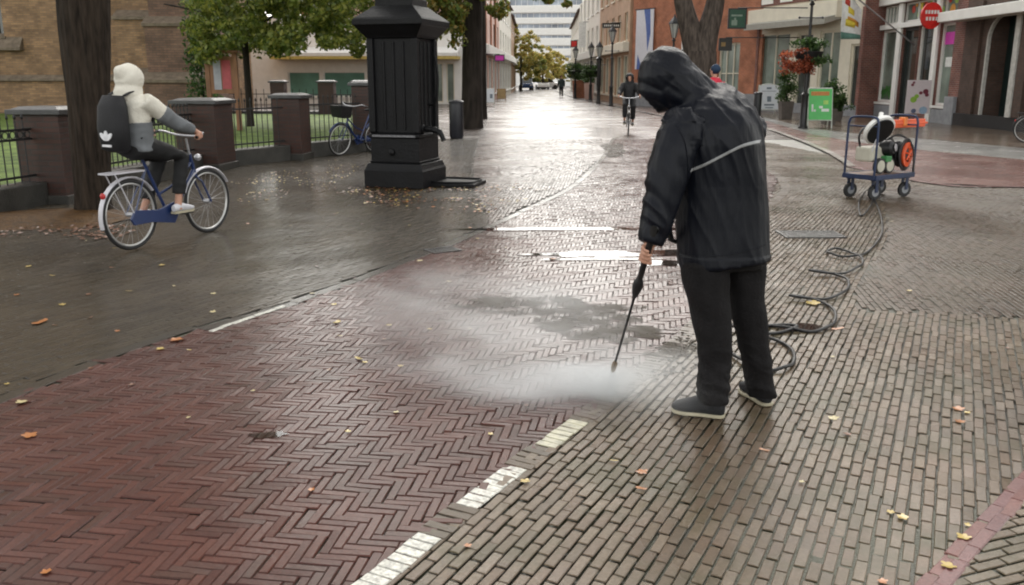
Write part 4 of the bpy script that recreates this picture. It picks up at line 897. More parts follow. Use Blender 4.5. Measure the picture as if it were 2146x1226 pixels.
# ---------- the worker with the pressure lance
WY = 4.12
m_jack = mat('black_rain_jacket', (0.0045, 0.0055, 0.0095), rough=.40, var=.2, scale=6, bump=.4, bscale=26, spec=.22, stretch=(1, 1, .16))
m_trou = mat('black_trousers', (0.007, 0.0062, 0.0068), rough=.8, var=.3, scale=14, bump=.3, bscale=60, spec=.25)
m_shoe = mat('dark_grey_trainer', (0.010, 0.011, 0.014), rough=.7, var=.2, scale=30, bump=.4, bscale=200)
m_sole = mat('cream_rubber', (0.44, 0.40, 0.29), rough=.5, var=.12, scale=20)
m_refl = mat('reflective_grey', (0.27, 0.275, 0.28), rough=.35, metal=.2, var=.06)
W = thing('person', 'worker in a black hooded rain jacket bending over a pressure lance, seen from behind', 'person', (1.1, 4.05, 0))
pw = lambda px, py, Y=WY: P(px, py, Y)
def hw(pxs): return pxs*4.02/FPX
# jacket torso rows: (y, left, right, depth-centre, half depth)
rows = [(546, 1418, 1612, 4.15, .185), (520, 1417, 1613, 4.15, .180), (470, 1416, 1611, 4.15, .172), (410, 1414, 1606, 4.15, .168), (350, 1408, 1601, 4.15, .168), (300, 1402, 1597, 4.15, .168), (260, 1398, 1590, 4.16, .160), (232, 1404, 1578, 4.18, .145), (208, 1420, 1558, 4.21, .125), (190, 1440, 1535, 4.24, .095), (182, 1462, 1515, 4.26, .06)]
tb = MB(); rg = []
for y_, l_, r_, yc_, dp_ in rows:
    c = pw((l_+r_)/2, y_, yc_); rg.append(ring_e(c, XA + ZA*(.10 if y_ > 530 else .0), YA, hw(r_-l_)/2, dp_, 28, 2.35))
tb.rings(rg)
# hood and the folds of its neck
tb.ell(pw(1394, 157, 4.22), (hw(55), .118, hw(57)), Matrix.Rotation(.35, 3, 'Y'), 24, 16)
tb.ell(pw(1375, 195, 4.22), (hw(34), .095, hw(46)), Matrix.Rotation(-.55, 3, 'Y'), 20, 12)
tb.tube([pw(1402, 170, 4.22), pw(1438, 203, 4.22), pw(1470, 240, 4.2)], [.118, .115, .12], 18, flat=1)
tb.tube([pw(1418, 138, 4.22), pw(1455, 172, 4.22), pw(1502, 214, 4.2)], [.05, .055, .05], 14)
# near (left) arm
arm = [(pw(1440, 255, 4.08), hw(45)), (pw(1418, 300, 4.03), hw(45)), (pw(1402, 360, 4.0), hw(42)), (pw(1390, 410, 3.98), hw(38)), (pw(1380, 455, 3.97), hw(34)), (pw(1370, 490, 3.96), hw(29)), (pw(1364, 508, 3.955), hw(25))]
ap = crom([a[0] for a in arm], 4); ar = list(np.interp(np.linspace(0, len(arm)-1, len(ap)), range(len(arm)), [a[1] for a in arm])); tb.tube(ap, ar, 20)
# far (right) arm, hidden in front of the body, hand steadying the lance
arm2 = [(pw(1560, 262, 4.26), .095), (pw(1545, 340, 4.40), .085), (pw(1510, 420, 4.47), .075), (pw(1460, 455, 4.46), .062), (pw(1430, 478, 4.42), .052)]
ap2 = crom([a[0] for a in arm2], 4); tb.tube(ap2, list(np.interp(np.linspace(0, len(arm2)-1, len(ap2)), range(len(arm2)), [a[1] for a in arm2])), 16)
hood_c = pw(1397, 158, 4.22); sh_z = pw(1500, 215).z; hem_z = rg[0][0].z
def rid(v, p=1.0): n_ = noise.noise(v); return (1-abs(n_)*2.2)
armax = [(a[0], a[1]) for a in arm]
def folds(v, n):
    z = v.z; d = 0
    dh = (v - hood_c).length
    wh = max(0, min(1, (.26 - dh)/.10))
    a_ = v - pw(1395, 380, 3.99); wa = max(0, min(1, (.09 - (v.x - ap[min(len(ap)-1, max(0, int((ap[0].z - z)/(ap[0].z-ap[-1].z)*len(ap))))].x))/.05)) if z < ap[0].z and v.y < 4.13 else 0
    body = rid(Vector((v.x*9 + z*3.2, v.y*6, z*1.7)))*.011 + max(0, rid(Vector((v.x*15 + z*5, v.y*9, z*2.6+4))))**3*.010 + rid(Vector((v.x*26 + z*9, v.y*14, z*6)))*.0025
    lowb = noise.noise(Vector((v.x*6.5+z*3.2, v.y*4, z*1.6 - v.x*2)))*.012
    k = max(0, min(1, (z - 1.12)/.25)); d += (body*k + (lowb + body*.3)*(1-k))*(1-wh)*(1-wa)
    d += wa*(rid(Vector((v.x*5, v.y*5, z*11 + v.x*9)))*.009 + noise.noise(Vector((v.x*9, v.y*9, z*4)))*.008)*(1-wh)
    d += wh*(rid(Vector((v.x*4.5+3, v.y*4, z*15 + v.x*7)))*.008 + rid(Vector((v.x*9, v.y*9, z*26+v.x*12)))*.003)
    if z < hem_z + .02: d += .004
    return d
face_dir = Vector((-.62, .25, -.55)).normalized(); face_c = pw(1352, 222, 4.24)
def hcut(v): return (v - face_c).length < .075
jk = solid('jacket', tb, m_jack, W, voxel=.0062, smooth=5, fn=folds, cut=hcut, thick=.006)
# raised seams and the reflective stripe laid on the back
def drape(name, pts3, half, m, parent, root, off=.003, target=None):
    me = (target or jk).data; o_ = root.location; bv = BVHTree.FromPolygons([v.co + o_ for v in me.vertices], [tuple(p.vertices) for p in me.polygons])
    vs = []; fs = []
    for i, (src, d_, tv) in enumerate(pts3):
        hit = bv.ray_cast(src, d_)
        if hit[0] is None: hit = bv.find_nearest(src + d_*.4)
        rows_ = []
        for e in (-1, -.5, 0, .5, 1):
            h2 = bv.ray_cast(src + tv*half*e, d_)
            if h2[0] is None: h2 = bv.find_nearest(hit[0] + tv*half*e)
            nn = h2[1] if h2[1].dot(d_) < 0 else -h2[1]; vs.append(h2[0] + nn*off - o_)
        if i: 
            for k in range(4): b_ = (i-1)*5+k; fs.append((b_, b_+1, b_+6, b_+5))
    me2 = bpy.data.meshes.new(name); me2.from_pydata([tuple(v) for v in vs], [], fs); me2.materials.append(m); me2.shade_smooth()
    o = bpy.data.objects.new(name, me2); C.objects.link(o); o.parent = parent; q = o.modifiers.new('t', 'SOLIDIFY'); q.thickness = .002; q.offset = 0; return o
stp = crom([P(px_, py_, 3.6) for px_, py_ in ((1447, 357), (1475, 346), (1512, 327), (1552, 307), (1580, 299), (1592, 297))], 8)
camv = Vector((0, 0, CAMH))
drape('reflective_stripe', [(p - (p-camv).normalized()*.8, (p-camv).normalized(), ZA*.95 + XA*.3) for p in stp], .0085, m_refl, jk, W)
hemp = crom([P(px_, py_, 3.6) for px_, py_ in ((1424, 533), (1470, 538), (1530, 533), (1580, 522), (1606, 512))], 8)
drape('hem_seam', [(p - (p-camv).normalized()*.8, (p-camv).normalized(), ZA) for p in hemp], .0016, m_jack, jk, W, off=.0025)
sm = crom([P(px_, py_, 3.6) for px_, py_ in ((1418, 262), (1436, 300), (1442, 350), (1440, 400))], 8)
drape('sleeve_seam', [(p - (p-camv).normalized()*.8, (p-camv).normalized(), XA) for p in sm], .0016, m_jack, jk, W, off=.0025)
# lance: hand, then the rod down to the nozzle
hnd = P(1356, 532, 3.955); tip = P(1284, 778, 4.33); ldir = (tip - hnd).normalized()
# body under the clothes, one skin with head, hands
bd = MB(); hc = pw(1390, 172, 4.23); q = head_parts(bd, hc, (-.74, .35, -.62), (-.55, .1, .8))
bd.tube([hc + Vector((.02, 0, -.03)), pw(1440, 205, 4.22), pw(1478, 235, 4.2)], [.055, .055, .07], 12)
bd.rings([ring_e(pw((l_+r_)/2, y_, yc_), XA, YA, max(.03, hw(r_-l_)/2 - .055), max(.03, dp_-.055), 16) for y_, l_, r_, yc_, dp_ in rows[:-2]])
bd.tube(ap, [max(.026, r_*.55) for r_ in ar], 12); bd.tube(ap2, [.045]*len(ap2), 12)
wr = P(1364, 512, 3.955); bd.tube([ap[-2], wr], [.03, .027], 10); hand_on(bd, hnd, ldir, wr, s=1.0, r=.017, thumb=-1)
legL = [(1478, 545, 4.10, 52, .115), (1480, 600, 4.08, 48, .108), (1490, 660, 4.06, 42, .095), (1496, 710, 4.04, 37, .085), (1498, 760, 4.02, 33, .078), (1497, 800, 4.00, 30, .072), (1494, 838, 3.99, 31, .072)]
legR = [(1560, 540, 4.20, 46, .11), (1563, 600, 4.19, 41, .10), (1570, 660, 4.17, 36, .09), (1577, 705, 4.16, 33, .082), (1584, 750, 4.15, 30, .075), (1590, 790, 4.14, 28, .070), (1596, 826, 4.13, 28, .068)]
for lg in (legL, legR): bd.tube(crom([pw(a, b_, c_) for a, b_, c_, _, _ in lg], 3), .055, 12)
body = solid('body', bd, m_skin, W, voxel=.0055, smooth=2)
for sd_ in (-1, 1):
    mb = MB(); mb.ell(q(.083, sd_*.03, .012), (.011, .011, .011), None, 10, 8); mb.build('eye', m_eye, body)
# trousers
tr = MB()
for lg in (legL, legR):
    tr.rings([ring_e(pw(a, b_, c_), XA, YA, hw(w_)*1.02, d_, 22, 2.2) for a, b_, c_, w_, d_ in lg])
tr.rings([ring_e(pw(1516, y_, 4.15), XA, YA, hw(w_), d_, 24, 2.3) for y_, w_, d_ in ((560, 84, .13), (500, 84, .14), (440, 78, .12))])
def tfold(v, n):
    z = v.z; k = max(0, min(1, (.42 - z)/.25)); up_ = max(0, min(1, (z-.55)/.2))
    return rid(Vector((v.x*6, v.y*6, z*17 + v.x*8)))*.012*k + rid(Vector((v.x*14, v.y*8, z*2.5)))*.004*(1-k) + noise.noise(Vector((v.x*6+z*7, v.y*6, z*8)))*.010
solid('trousers', tr, m_trou, W, voxel=.0075, smooth=4, fn=tfold)
def shoe(heel, toe, label=None):
    heel = Vector(heel); toe = Vector(toe); f = toe - heel; L_ = f.length; f.normalize(); r = f.cross(ZA); c = lambda a, b_, z: heel + f*a*L_ + r*b_ + ZA*z
    mb = MB(); out = [(0, .02, .022), (.08, .033, .0), (.3, .034, 0), (.5, .037, 0), (.7, .046, 0), (.85, .042, 0), (.95, .03, 0), (1, .012, 0)]
    mb.rings([ring_e(c(a, 0, z_), r, ZA, w_, h_, 16, 2.4) for a, w_, z_, h_ in ((-.01, .02, .05, .03), (.05, .034, .055, .045), (.2, .037, .062, .055), (.36, .038, .065, .056), (.5, .040, .056, .046), (.7, .045, .045, .034), (.86, .041, .04, .026), (.96, .028, .036, .018), (1.0, .012, .034, .01))])
    mb.tube([c(.2, 0, .05), c(.2, 0, .13)], [.04, .043], 14)
    R = solid('shoe', mb, m_shoe, W, voxel=.005, smooth=3)
    ol = [(0, .024), (.04, .034), (.15, .038), (.35, .036), (.5, .039), (.7, .049), (.82, .047), (.92, .036), (.98, .02), (1.01, .004)]
    poly = [c(a, w_, 0) for a, w_ in ol] + [c(a, -w_, 0) for a, w_ in reversed(ol)] + [c(-.02, -.012, 0), c(-.02, .012, 0)]
    mb = MB(); up_ = [p + ZA*(.021) for p in poly]; mb.rings([[p + ZA*.004 for p in poly], up_]); mb.build('sole', m_sole, R, bevel=.004, ang=50)
    return R
shoe(G(1517, 876), G(1517, 876) + Vector((-.238, .085, 0)))
shoe(G(1610, 853), G(1610, 853) + Vector((-.07, .245, 0)))
# ---------- pressure lance
m_rub = mat('black_rubber', (0.012, 0.012, 0.013), rough=.42, var=.2, scale=20)
m_brass = mat('dull_brass', (0.20, 0.13, 0.06), rough=.35, metal=.8, var=.3, scale=20)
Ln = thing('pressure_lance', 'long black pressure washer lance pointing down at the paving, held by the worker', 'pressure washer lance', tip)
mb = MB(); mb.tube([hnd - ldir*.10, hnd - ldir*.02, hnd + ldir*.06, hnd + ldir*.15], [.016, .015, .015, .014], 12); mb.build('grip', m_rub, Ln)
mb = MB(); mb.tube([hnd + ldir*.15, hnd + ldir*.17, hnd + ldir*.20, hnd + ldir*.24, hnd + ldir*.27], [.014, .022, .026, .019, .010], 12); mb.build('collar', m_rub, Ln)
mb = MB(); mb.tube([hnd + ldir*.27, tip - ldir*.07], .0062, 10); mb.build('rod', m_rub, Ln)
mb = MB(); mb.tube([tip - ldir*.075, tip - ldir*.06, tip - ldir*.02, tip], [.008, .0145, .014, .009], 12); mb.build('nozzle', m_brass, Ln)
gun = hnd - ldir*.11; mb = MB(); mb.tube([gun + ldir*.02, gun - ldir*.03, gun + Vector((.09, .16, .02)), gun + Vector((.12, .22, -.05))], [.016, .02, .018, .016], 10); mb.build('trigger_gun', m_rub, Ln)
# ---------- hose on the ground
hp_ = [(1812, 402), (1800, 425), (1804, 452), (1820, 440), (1829, 418), (1822, 405), (1832, 418), (1845, 452), (1849, 484), (1838, 510), (1815, 530), (1795, 538), (1765, 538), (1742, 534), (1733, 527), (1752, 523), (1782, 529), (1804, 541), (1808, 552), (1796, 563), (1768, 573), (1730, 575), (1696, 571), (1722, 572), (1752, 576), (1775, 588), (1778, 602), (1764, 617), (1730, 627), (1690, 628), (1655, 625), (1690, 627), (1728, 636), (1749, 656), (1749, 675), (1735, 688), (1700, 696), (1650, 690), (1610, 683), (1560, 684), (1545, 694), (1580, 702), (1630, 698), (1670, 688), (1640, 681), (1590, 690), (1560, 706), (1600, 710), (1640, 719), (1662, 742), (1662, 762), (1645, 773), (1610, 777), (1570, 765), (1530, 738), (1500, 700), (1490, 660)]
hpts = [G(a, b_, .012) for a, b_ in hp_]
for i, p in enumerate(hpts): p.z = .014 + .012*(i % 2) + (.02 if i in (22, 30) else 0)
hpts += [Vector((1.28, 4.75, .25)), Vector((1.12, 4.62, .62)), gun + Vector((.12, .23, -.06))]
mb = MB(); mb.tube(crom(hpts, 7), .0105, 8); tag(mb.build('hose', m_rub, ang=180), 'long black pressure hose lying in loops on the paving between cart and worker', 'hose')
# ============================================================ BICYCLES AND RIDERS (local: x forward, z up)
m_tyre = mat('tyre_rubber', (0.02, 0.02, 0.021), rough=.6); m_rim = mat('bright_rim', (0.55, 0.55, 0.54), rough=.28, metal=.6, var=.05)
m_navy = mat('navy_frame', (0.012, 0.03, 0.11), rough=.3, var=.1, coat=.6); m_blackf = mat('black_frame', (0.015, 0.015, 0.017), rough=.3, coat=.5); m_alu = mat('grey_alloy', (0.45, 0.45, 0.47), rough=.35, metal=.7)
m_whpl = mat('white_fender', (0.55, 0.54, 0.58), rough=.35, coat=.4)
def bicycle(label, loc, rz, mf, lean=0.0, steer=0.0, r=.335, wb=1.06, basket=False, fender=None, group=None):
    R = thing('bicycle', label, 'bicycle', loc, rz, group=group); R.rotation_euler = (lean, 0, rz); fender = fender or mf
    B = lambda mb, n, m, par=None, **k: mb.build(n, m, par or R, world=False, **k)
    hb, hf = Vector((0, 0, r)), Vector((wb, 0, r))
    for h in (hb, hf):
        mb = MB(); mb.tube([h + Vector((r-.016, 0, 0))*0 + Vector(((r-.016)*math.cos(a), 0, (r-.016)*math.sin(a))) for a in [2*PI*k/40 for k in range(40)]], .017, 8, closed=True); wh = B(mb, 'wheel', m_tyre, ang=180)
        mb = MB(); mb.tube([h + Vector(((r-.040)*math.cos(a), 0, (r-.040)*math.sin(a))) for a in [2*PI*k/40 for k in range(40)]], .011, 6, closed=True); B(mb, 'rim', m_rim, wh, ang=180)
        mb = MB(); mb.cyl(h + Vector((0, -.04, 0)), h + Vector((0, .04, 0)), .022, n=10); B(mb, 'hub', m_alu, wh)
        mb = MB()
        for k in range(24):
            a = 2*PI*k/24; mb.cyl(h + Vector((.02*math.cos(a+1.2), .03*(-1)**k, .02*math.sin(a+1.2))), h + Vector(((r-.045)*math.cos(a), 0, (r-.045)*math.sin(a))), .0013, n=3)
        B(mb, 'spokes', m_alu, wh)
        mb = MB(); rear = h.x == 0; a0, a1 = (math.radians(35), math.radians(195)) if rear else (math.radians(-5) + 0.6, math.radians(160))
        mb.tube([h + Vector(((r+.018)*math.cos(a), 0, (r+.018)*math.sin(a))) for a in np.linspace(a0, a1, 18)], .026, 8, flat=.5); B(mb, 'fender', fender, wh)
    bb = Vector((.47, 0, .29)); seat = Vector((.20, 0, .84)); head = Vector((.84, 0, .80)); headb = Vector((.90, 0, .60))
    mb = MB(); mb.cyl(bb, seat, .016); mb.tube(crom([head*.4+headb*.6, Vector((.66, 0, .42)), bb], 6), .021, 8); mb.tube(crom([head*.8+headb*.2, Vector((.62, 0, .58)), Vector((.36, 0, .48))], 6), .014, 8); mb.cyl(head + Vector((-.01, 0, .04)), headb, .021)
    for s_ in (-1, 1):
        mb.cyl(bb, hb + Vector((0, s_*.055, 0)), .010, n=8); mb.cyl(seat*.85+bb*.15, hb + Vector((0, s_*.055, 0)), .008, n=8)
    B(mb, 'frame', mf)
    mb = MB()
    for s_ in (-1, 1): mb.tube([headb + Vector((0, s_*.02, 0)), headb + Vector((.03, s_*.05, -.04)), hf + Vector((0, s_*.05, 0))], .010, 8)
    B(mb, 'fork', mf)
    mb = MB(); mb.tube([head, head + Vector((-.04, 0, .20))], .012, 8); mb.tube(crom([head + Vector((-.20, -.30, .24)), head + Vector((-.10, -.27, .27)), head + Vector((-.03, -.12, .23)), head + Vector((-.03, .12, .23)), head + Vector((-.10, .27, .27)), head + Vector((-.20, .30, .24))], 5), .011, 8); B(mb, 'handlebar', m_alu)
    for s_ in (-1, 1): mb = MB(); mb.cyl(head + Vector((-.12, s_*.28, .268)), head + Vector((-.23, s_*.305, .235)), .016, n=8); B(mb, 'grip', m_rub)
    mb = MB(); mb.ell(seat + Vector((-.03, 0, .09)), (.13, .085, .035)); mb.ell(seat + Vector((.09, 0, .09)), (.08, .03, .025)); B(mb, 'saddle', m_rub); mb = MB(); mb.cyl(seat, seat + Vector((0, 0, .08)), .012); B(mb, 'seat_post', m_alu)
    mb = MB(); mb.rings([[Vector((x_, -.055 + o, z_)) for x_, z_ in ((-.06, .30), (.0, .38), (.3, .35), (.5, .40), (.58, .30), (.5, .19), (.2, .24), (-.02, .24))] for o in (-.012, .012)]); B(mb, 'chain_guard', mf, smooth=False, bevel=.006)
    mb = MB(); mb.box(-.28, .16, -.06, .06, .735, .75); mb.cyl((-.2, -.06, .735), (0, -.06, r), .006, n=6); mb.cyl((-.2, .06, .735), (0, .06, r), .006, n=6); B(mb, 'rack', fender, smooth=False)
    mb = MB(); mb.box(.53, .67, -.15, -.09, .275, .295); mb.cyl((.60, -.09, .285), (.47, -.06, .29), .009, n=6); B(mb, 'pedal', m_rub); mb = MB(); mb.box(.28, .42, .09, .15, .235, .255); mb.cyl((.35, .09, .245), (.47, .06, .29), .009, n=6); B(mb, 'pedal', m_rub)
    mb = MB(); mb.ell((-.305, 0, .545), (.018, .03, .03)); B(mb, 'tail_lamp', mat('tail_red', (.45, .02, .02), rough=.3))
    mb = MB(); mb.ell((.95, 0, .80), (.04, .035, .035)); B(mb, 'headlamp', m_alu)
    if basket:
        mb = MB(); mb.rings([[(x_, y_, z_) for x_, y_ in ((.92-e, -.14-e), (1.18+e, -.14-e), (1.18+e, .14+e), (.92-e, .14+e))] for z_, e in ((.80, 0), (1.03, .03), (1.02, .015), (.82, -.01))]); B(mb, 'basket', m_rub, smooth=False)
    return R
def rider(label, bike, hoodc, topc, legc, s=1.0, side=1, backpack=False, shoec=None, lean=0.0, lower=None, hands=m_skin, lean_x=0.0):
    """rider in the bicycle's own frame"""
    R = thing('person', label, 'person', bike.location, 0); R.rotation_euler = bike.rotation_euler
    hip = Vector((.13, 0, .99)); ch = Vector((.13+lean_x, 0, 1.36)); hd_ = Vector((.17+lean_x*1.3, 0, 1.575)); bar = Vector((.66, .295, 1.055))
    bd = MB(); q = head_parts(bd, hd_, (1, 0, -.15), s=.95); bd.tube([hd_, Vector((.14+lean_x, 0, 1.44))], [.05, .05], 10); bd.rings([ring_e(Vector((.13+lean_x*t, 0, z_)), XA, YA, a, b_, 14) for t, z_, a, b_ in ((0, .95, .09, .13), (.3, 1.1, .08, .11), (.8, 1.3, .09, .14), (1, 1.42, .06, .11))])
    arms = []
    for sd_ in (-1, 1):
        wr_ = bar*1; wr_.y *= sd_; wr_ += Vector((-.05, 0, .045)); el = Vector((.40, sd_*.28, 1.17)); shd = Vector((.13+lean_x, sd_*.17, 1.40)); arms.append((shd, el, wr_))
        bd.tube([shd, el, wr_], [.045, .036, .025], 10); hand_on(bd, Vector((bar.x, sd_*bar.y, bar.z-.015)), (-.95, sd_*.25, -.2), wr_, .95, .014, thumb=sd_)
    knees = []
    for sd_, kn, an in ((-1, Vector((.60, -.11, .84)), Vector((.50, -.12, .38))), (1, Vector((.54, .12, .80)), Vector((.28, .12, .33)))):
        hp2 = Vector((.15, sd_*.09, .97)); knees.append((hp2, kn, an)); bd.tube([hp2, kn, an], [.07, .05, .035], 12)
        bd.tube([an, an + Vector((.0, 0, -.05))], [.035, .04], 10)
    body = solid('body', bd, hands, R, voxel=.011, smooth=1, world=False)
    for sd_ in (-1, 1): mb = MB(); mb.ell(q(.086, sd_*.03, .012), (.01, .01, .01), None, 8, 6); mb.build('eye', m_eye, body, world=False)
    fo = lambda v, n: rid(Vector((v.x*7, v.y*7, v.z*9)))*.008
    tb = MB(); tb.rings([ring_e(Vector((.13+lean_x*t, 0, z_)), XA, YA, a, b_, 18, 2.3) for t, z_, a, b_ in ((0, .94, .13, .18), (.2, 1.08, .125, .17), (.7, 1.25, .125, .19), (1, 1.38, .115, .20), (1, 1.45, .08, .13))])
    for shd, el, wr_ in arms: tb.tube([shd, shd.lerp(el, .5), el], [.082, .072, .062], 14)
    jk = solid('sweatshirt', tb, topc, R, voxel=.012, smooth=4, fn=fo, world=False)
    sl_ = MB()
    for shd, el, wr_ in arms:
        sl_ = MB(); sl_.tube([shd.lerp(el, .5), el, wr_.lerp(el, .12)], [.080, .070, .046], 14); solid('sleeve', sl_, lower or topc, jk, voxel=.012, smooth=3, fn=fo, world=False)
    if lower:
        wb_ = MB(); wb_.rings([ring_e(Vector((.135+lean_x*t, 0, z_)), XA, YA, a, b_, 18, 2.3) for t, z_, a, b_ in ((0, .93, .135, .188), (.2, 1.08, .133, .180), (.5, 1.2, .133, .190))]); solid('waist_panel', wb_, lower, jk, voxel=.012, smooth=3, fn=fo, world=False)
    hm = MB(); hm.ell(hd_ + Vector((-.022, 0, .015)), (.130, .122, .132), None, 18, 12); hm.tube([hd_ + Vector((-.03, 0, -.06)), Vector((.12+lean_x, 0, 1.43)), Vector((.07+lean_x, 0, 1.36))], [.11, .135, .10], 16); hm.ell(hd_ + Vector((-.09, 0, .05)), (.09, .075, .075), Matrix.Rotation(.5, 3, 'Y'), 12, 8)
    fc = hd_ + Vector((.12, 0, -.02)); solid('hood', hm, hoodc, R, voxel=.010, smooth=4, fn=fo, cut=lambda v: (v-fc).length < .082, thick=.008, world=False)
    tm = MB()
    for hp2, kn, an in knees: tm.tube([hp2, hp2.lerp(kn, .5), kn, kn.lerp(an, .78)], [.10, .088, .075, .062], 14)
    tm.ell((.13, 0, .95), (.15, .18, .11)); solid('trousers', tm, legc, R, voxel=.012, smooth=4, fn=fo, world=False)
    for hp2, kn, an in knees:
        mb = MB(); a0 = an + Vector((-.07, 0, -.055)); mb.rings([ring_e(a0 + Vector((x_, 0, z_)), YA, ZA, w_, h_, 12, 2.4) for x_, z_, w_, h_ in ((0, .02, .025, .03), (.06, .03, .036, .045), (.14, .02, .038, .038), (.22, .008, .042, .026), (.27, .004, .02, .014))]); sh_ = mb.build('shoe', shoec or m_rub, R, world=False)
        mb = MB(); mb.rings([[a0 + Vector((x_, y_, z_)) for x_, y_ in ((-.005, -.03), (.1, -.038), (.22, -.044), (.28, -.01), (.28, .01), (.22, .044), (.1, .038), (-.005, .03))] for z_ in (-.032, -.012)]); mb.build('sole', m_sole, sh_, world=False, smooth=False)
    if backpack:
        bp = MB(); bp.rings([ring_e(Vector((-.085+lean_x*.8+o, 0, z_)), XA, YA, a, b_, 20, 3) for z_, a, b_, o in ((.93, .05, .10, .02), (.96, .085, .135, 0), (1.15, .095, .15, -.01), (1.34, .085, .14, 0), (1.44, .05, .11, .02))])
        b_ = bp.build('backpack', mat('backpack_black', (.012, .012, .014), rough=.7, bump=.2), R, world=False, ang=80)
        lm = mat('emblem_white', (.75, .75, .78), rough=.5); xb = -.085 + lean_x*.8 - .105
        mb = MB(); T = lambda y_, z_: Vector((xb - .004, y_, z_))
        # three-leaf mark above a short bar
        for cy_, cz_, ry_, rz_, rot in ((0, 1.085, .022, .046, 0), (.036, 1.075, .020, .044, -.75), (-.036, 1.075, .020, .044, .75)):
            mb.prism([T(cy_ + ry_*math.cos(a)*math.cos(rot) - rz_*math.sin(a)*math.sin(rot)*-1*-1, cz_ + ry_*math.cos(a)*math.sin(rot) + rz_*math.sin(a)*math.cos(rot)) for a in [2*PI*k/14 for k in range(14)]], (.012, 0, 0))
        mb.build('emblem', lm, b_, smooth=False, world=False)
        mb = MB(); mb.prism([T(-.052, .985), T(.052, .985), T(.052, 1.005), T(-.052, 1.005)], (.012, 0, 0)); mb.build('emblem_bar', lm, b_, smooth=False, world=False)
        for sd_ in (-1, 1): mb = MB(); mb.tube(crom([(-.02+lean_x, sd_*.09, 1.44), (.10+lean_x, sd_*.10, 1.475), (.235+lean_x, sd_*.10, 1.38), (.25+lean_x*.5, sd_*.12, 1.2), (.05, sd_*.15, 1.05)], 5), .022, 8, flat=.4); mb.build('strap', mat('backpack_black', (0, 0, 0)), b_, world=False)
    return R
m_hoodw = mat('cream_hood_fabric', (0.66, 0.63, 0.55), rough=.85, var=.05, scale=10, bump=.3); m_gsl = mat('grey_sleeve', (0.15, 0.16, 0.17), rough=.85, var=.15)
ra = G(280, 523); fa_ = G(438, 487); bz = math.atan2(fa_.y-ra.y, fa_.x-ra.x)
bk = bicycle('blue Dutch bicycle with pale fenders being ridden past the big tree', ra, bz, m_navy, fender=m_whpl, wb=1.05, lean=0.02, group='bicycles')
rd = rider('cyclist in a cream hood with a black backpack riding the blue bicycle', bk, m_hoodw, m_hoodw, mat('black_leggings', (.012, .012, .013), rough=.8), backpack=True, shoec=mat('white_trainer', (.62, .62, .66), rough=.5), lower=m_gsl, lean_x=-.02)
c = G(724, 322); bicycle('parked bicycle with a black front basket leaning by the railing left of the pump', (-3.02, 19.55, 0), math.radians(-124), m_navy, lean=-.10, basket=True, group='bicycles')
c = G(1322, 283); b2 = bicycle('black bicycle ridden towards the camera down the street', (c.x+.05, c.y+1.0, 0), math.radians(-97), m_blackf, group='bicycles')
m_blk = mat('black_coat', (.014, .014, .016), rough=.7); rider('cyclist dressed all in black riding towards the camera', b2, m_blk, m_blk, m_blk)
c = G(2146, 300); bicycle('bicycle at the right edge, mostly out of the picture, by the dark doorway', (c.x+.12, c.y+.1, 0), math.radians(-38), m_blackf, group='bicycles', lean=.1)
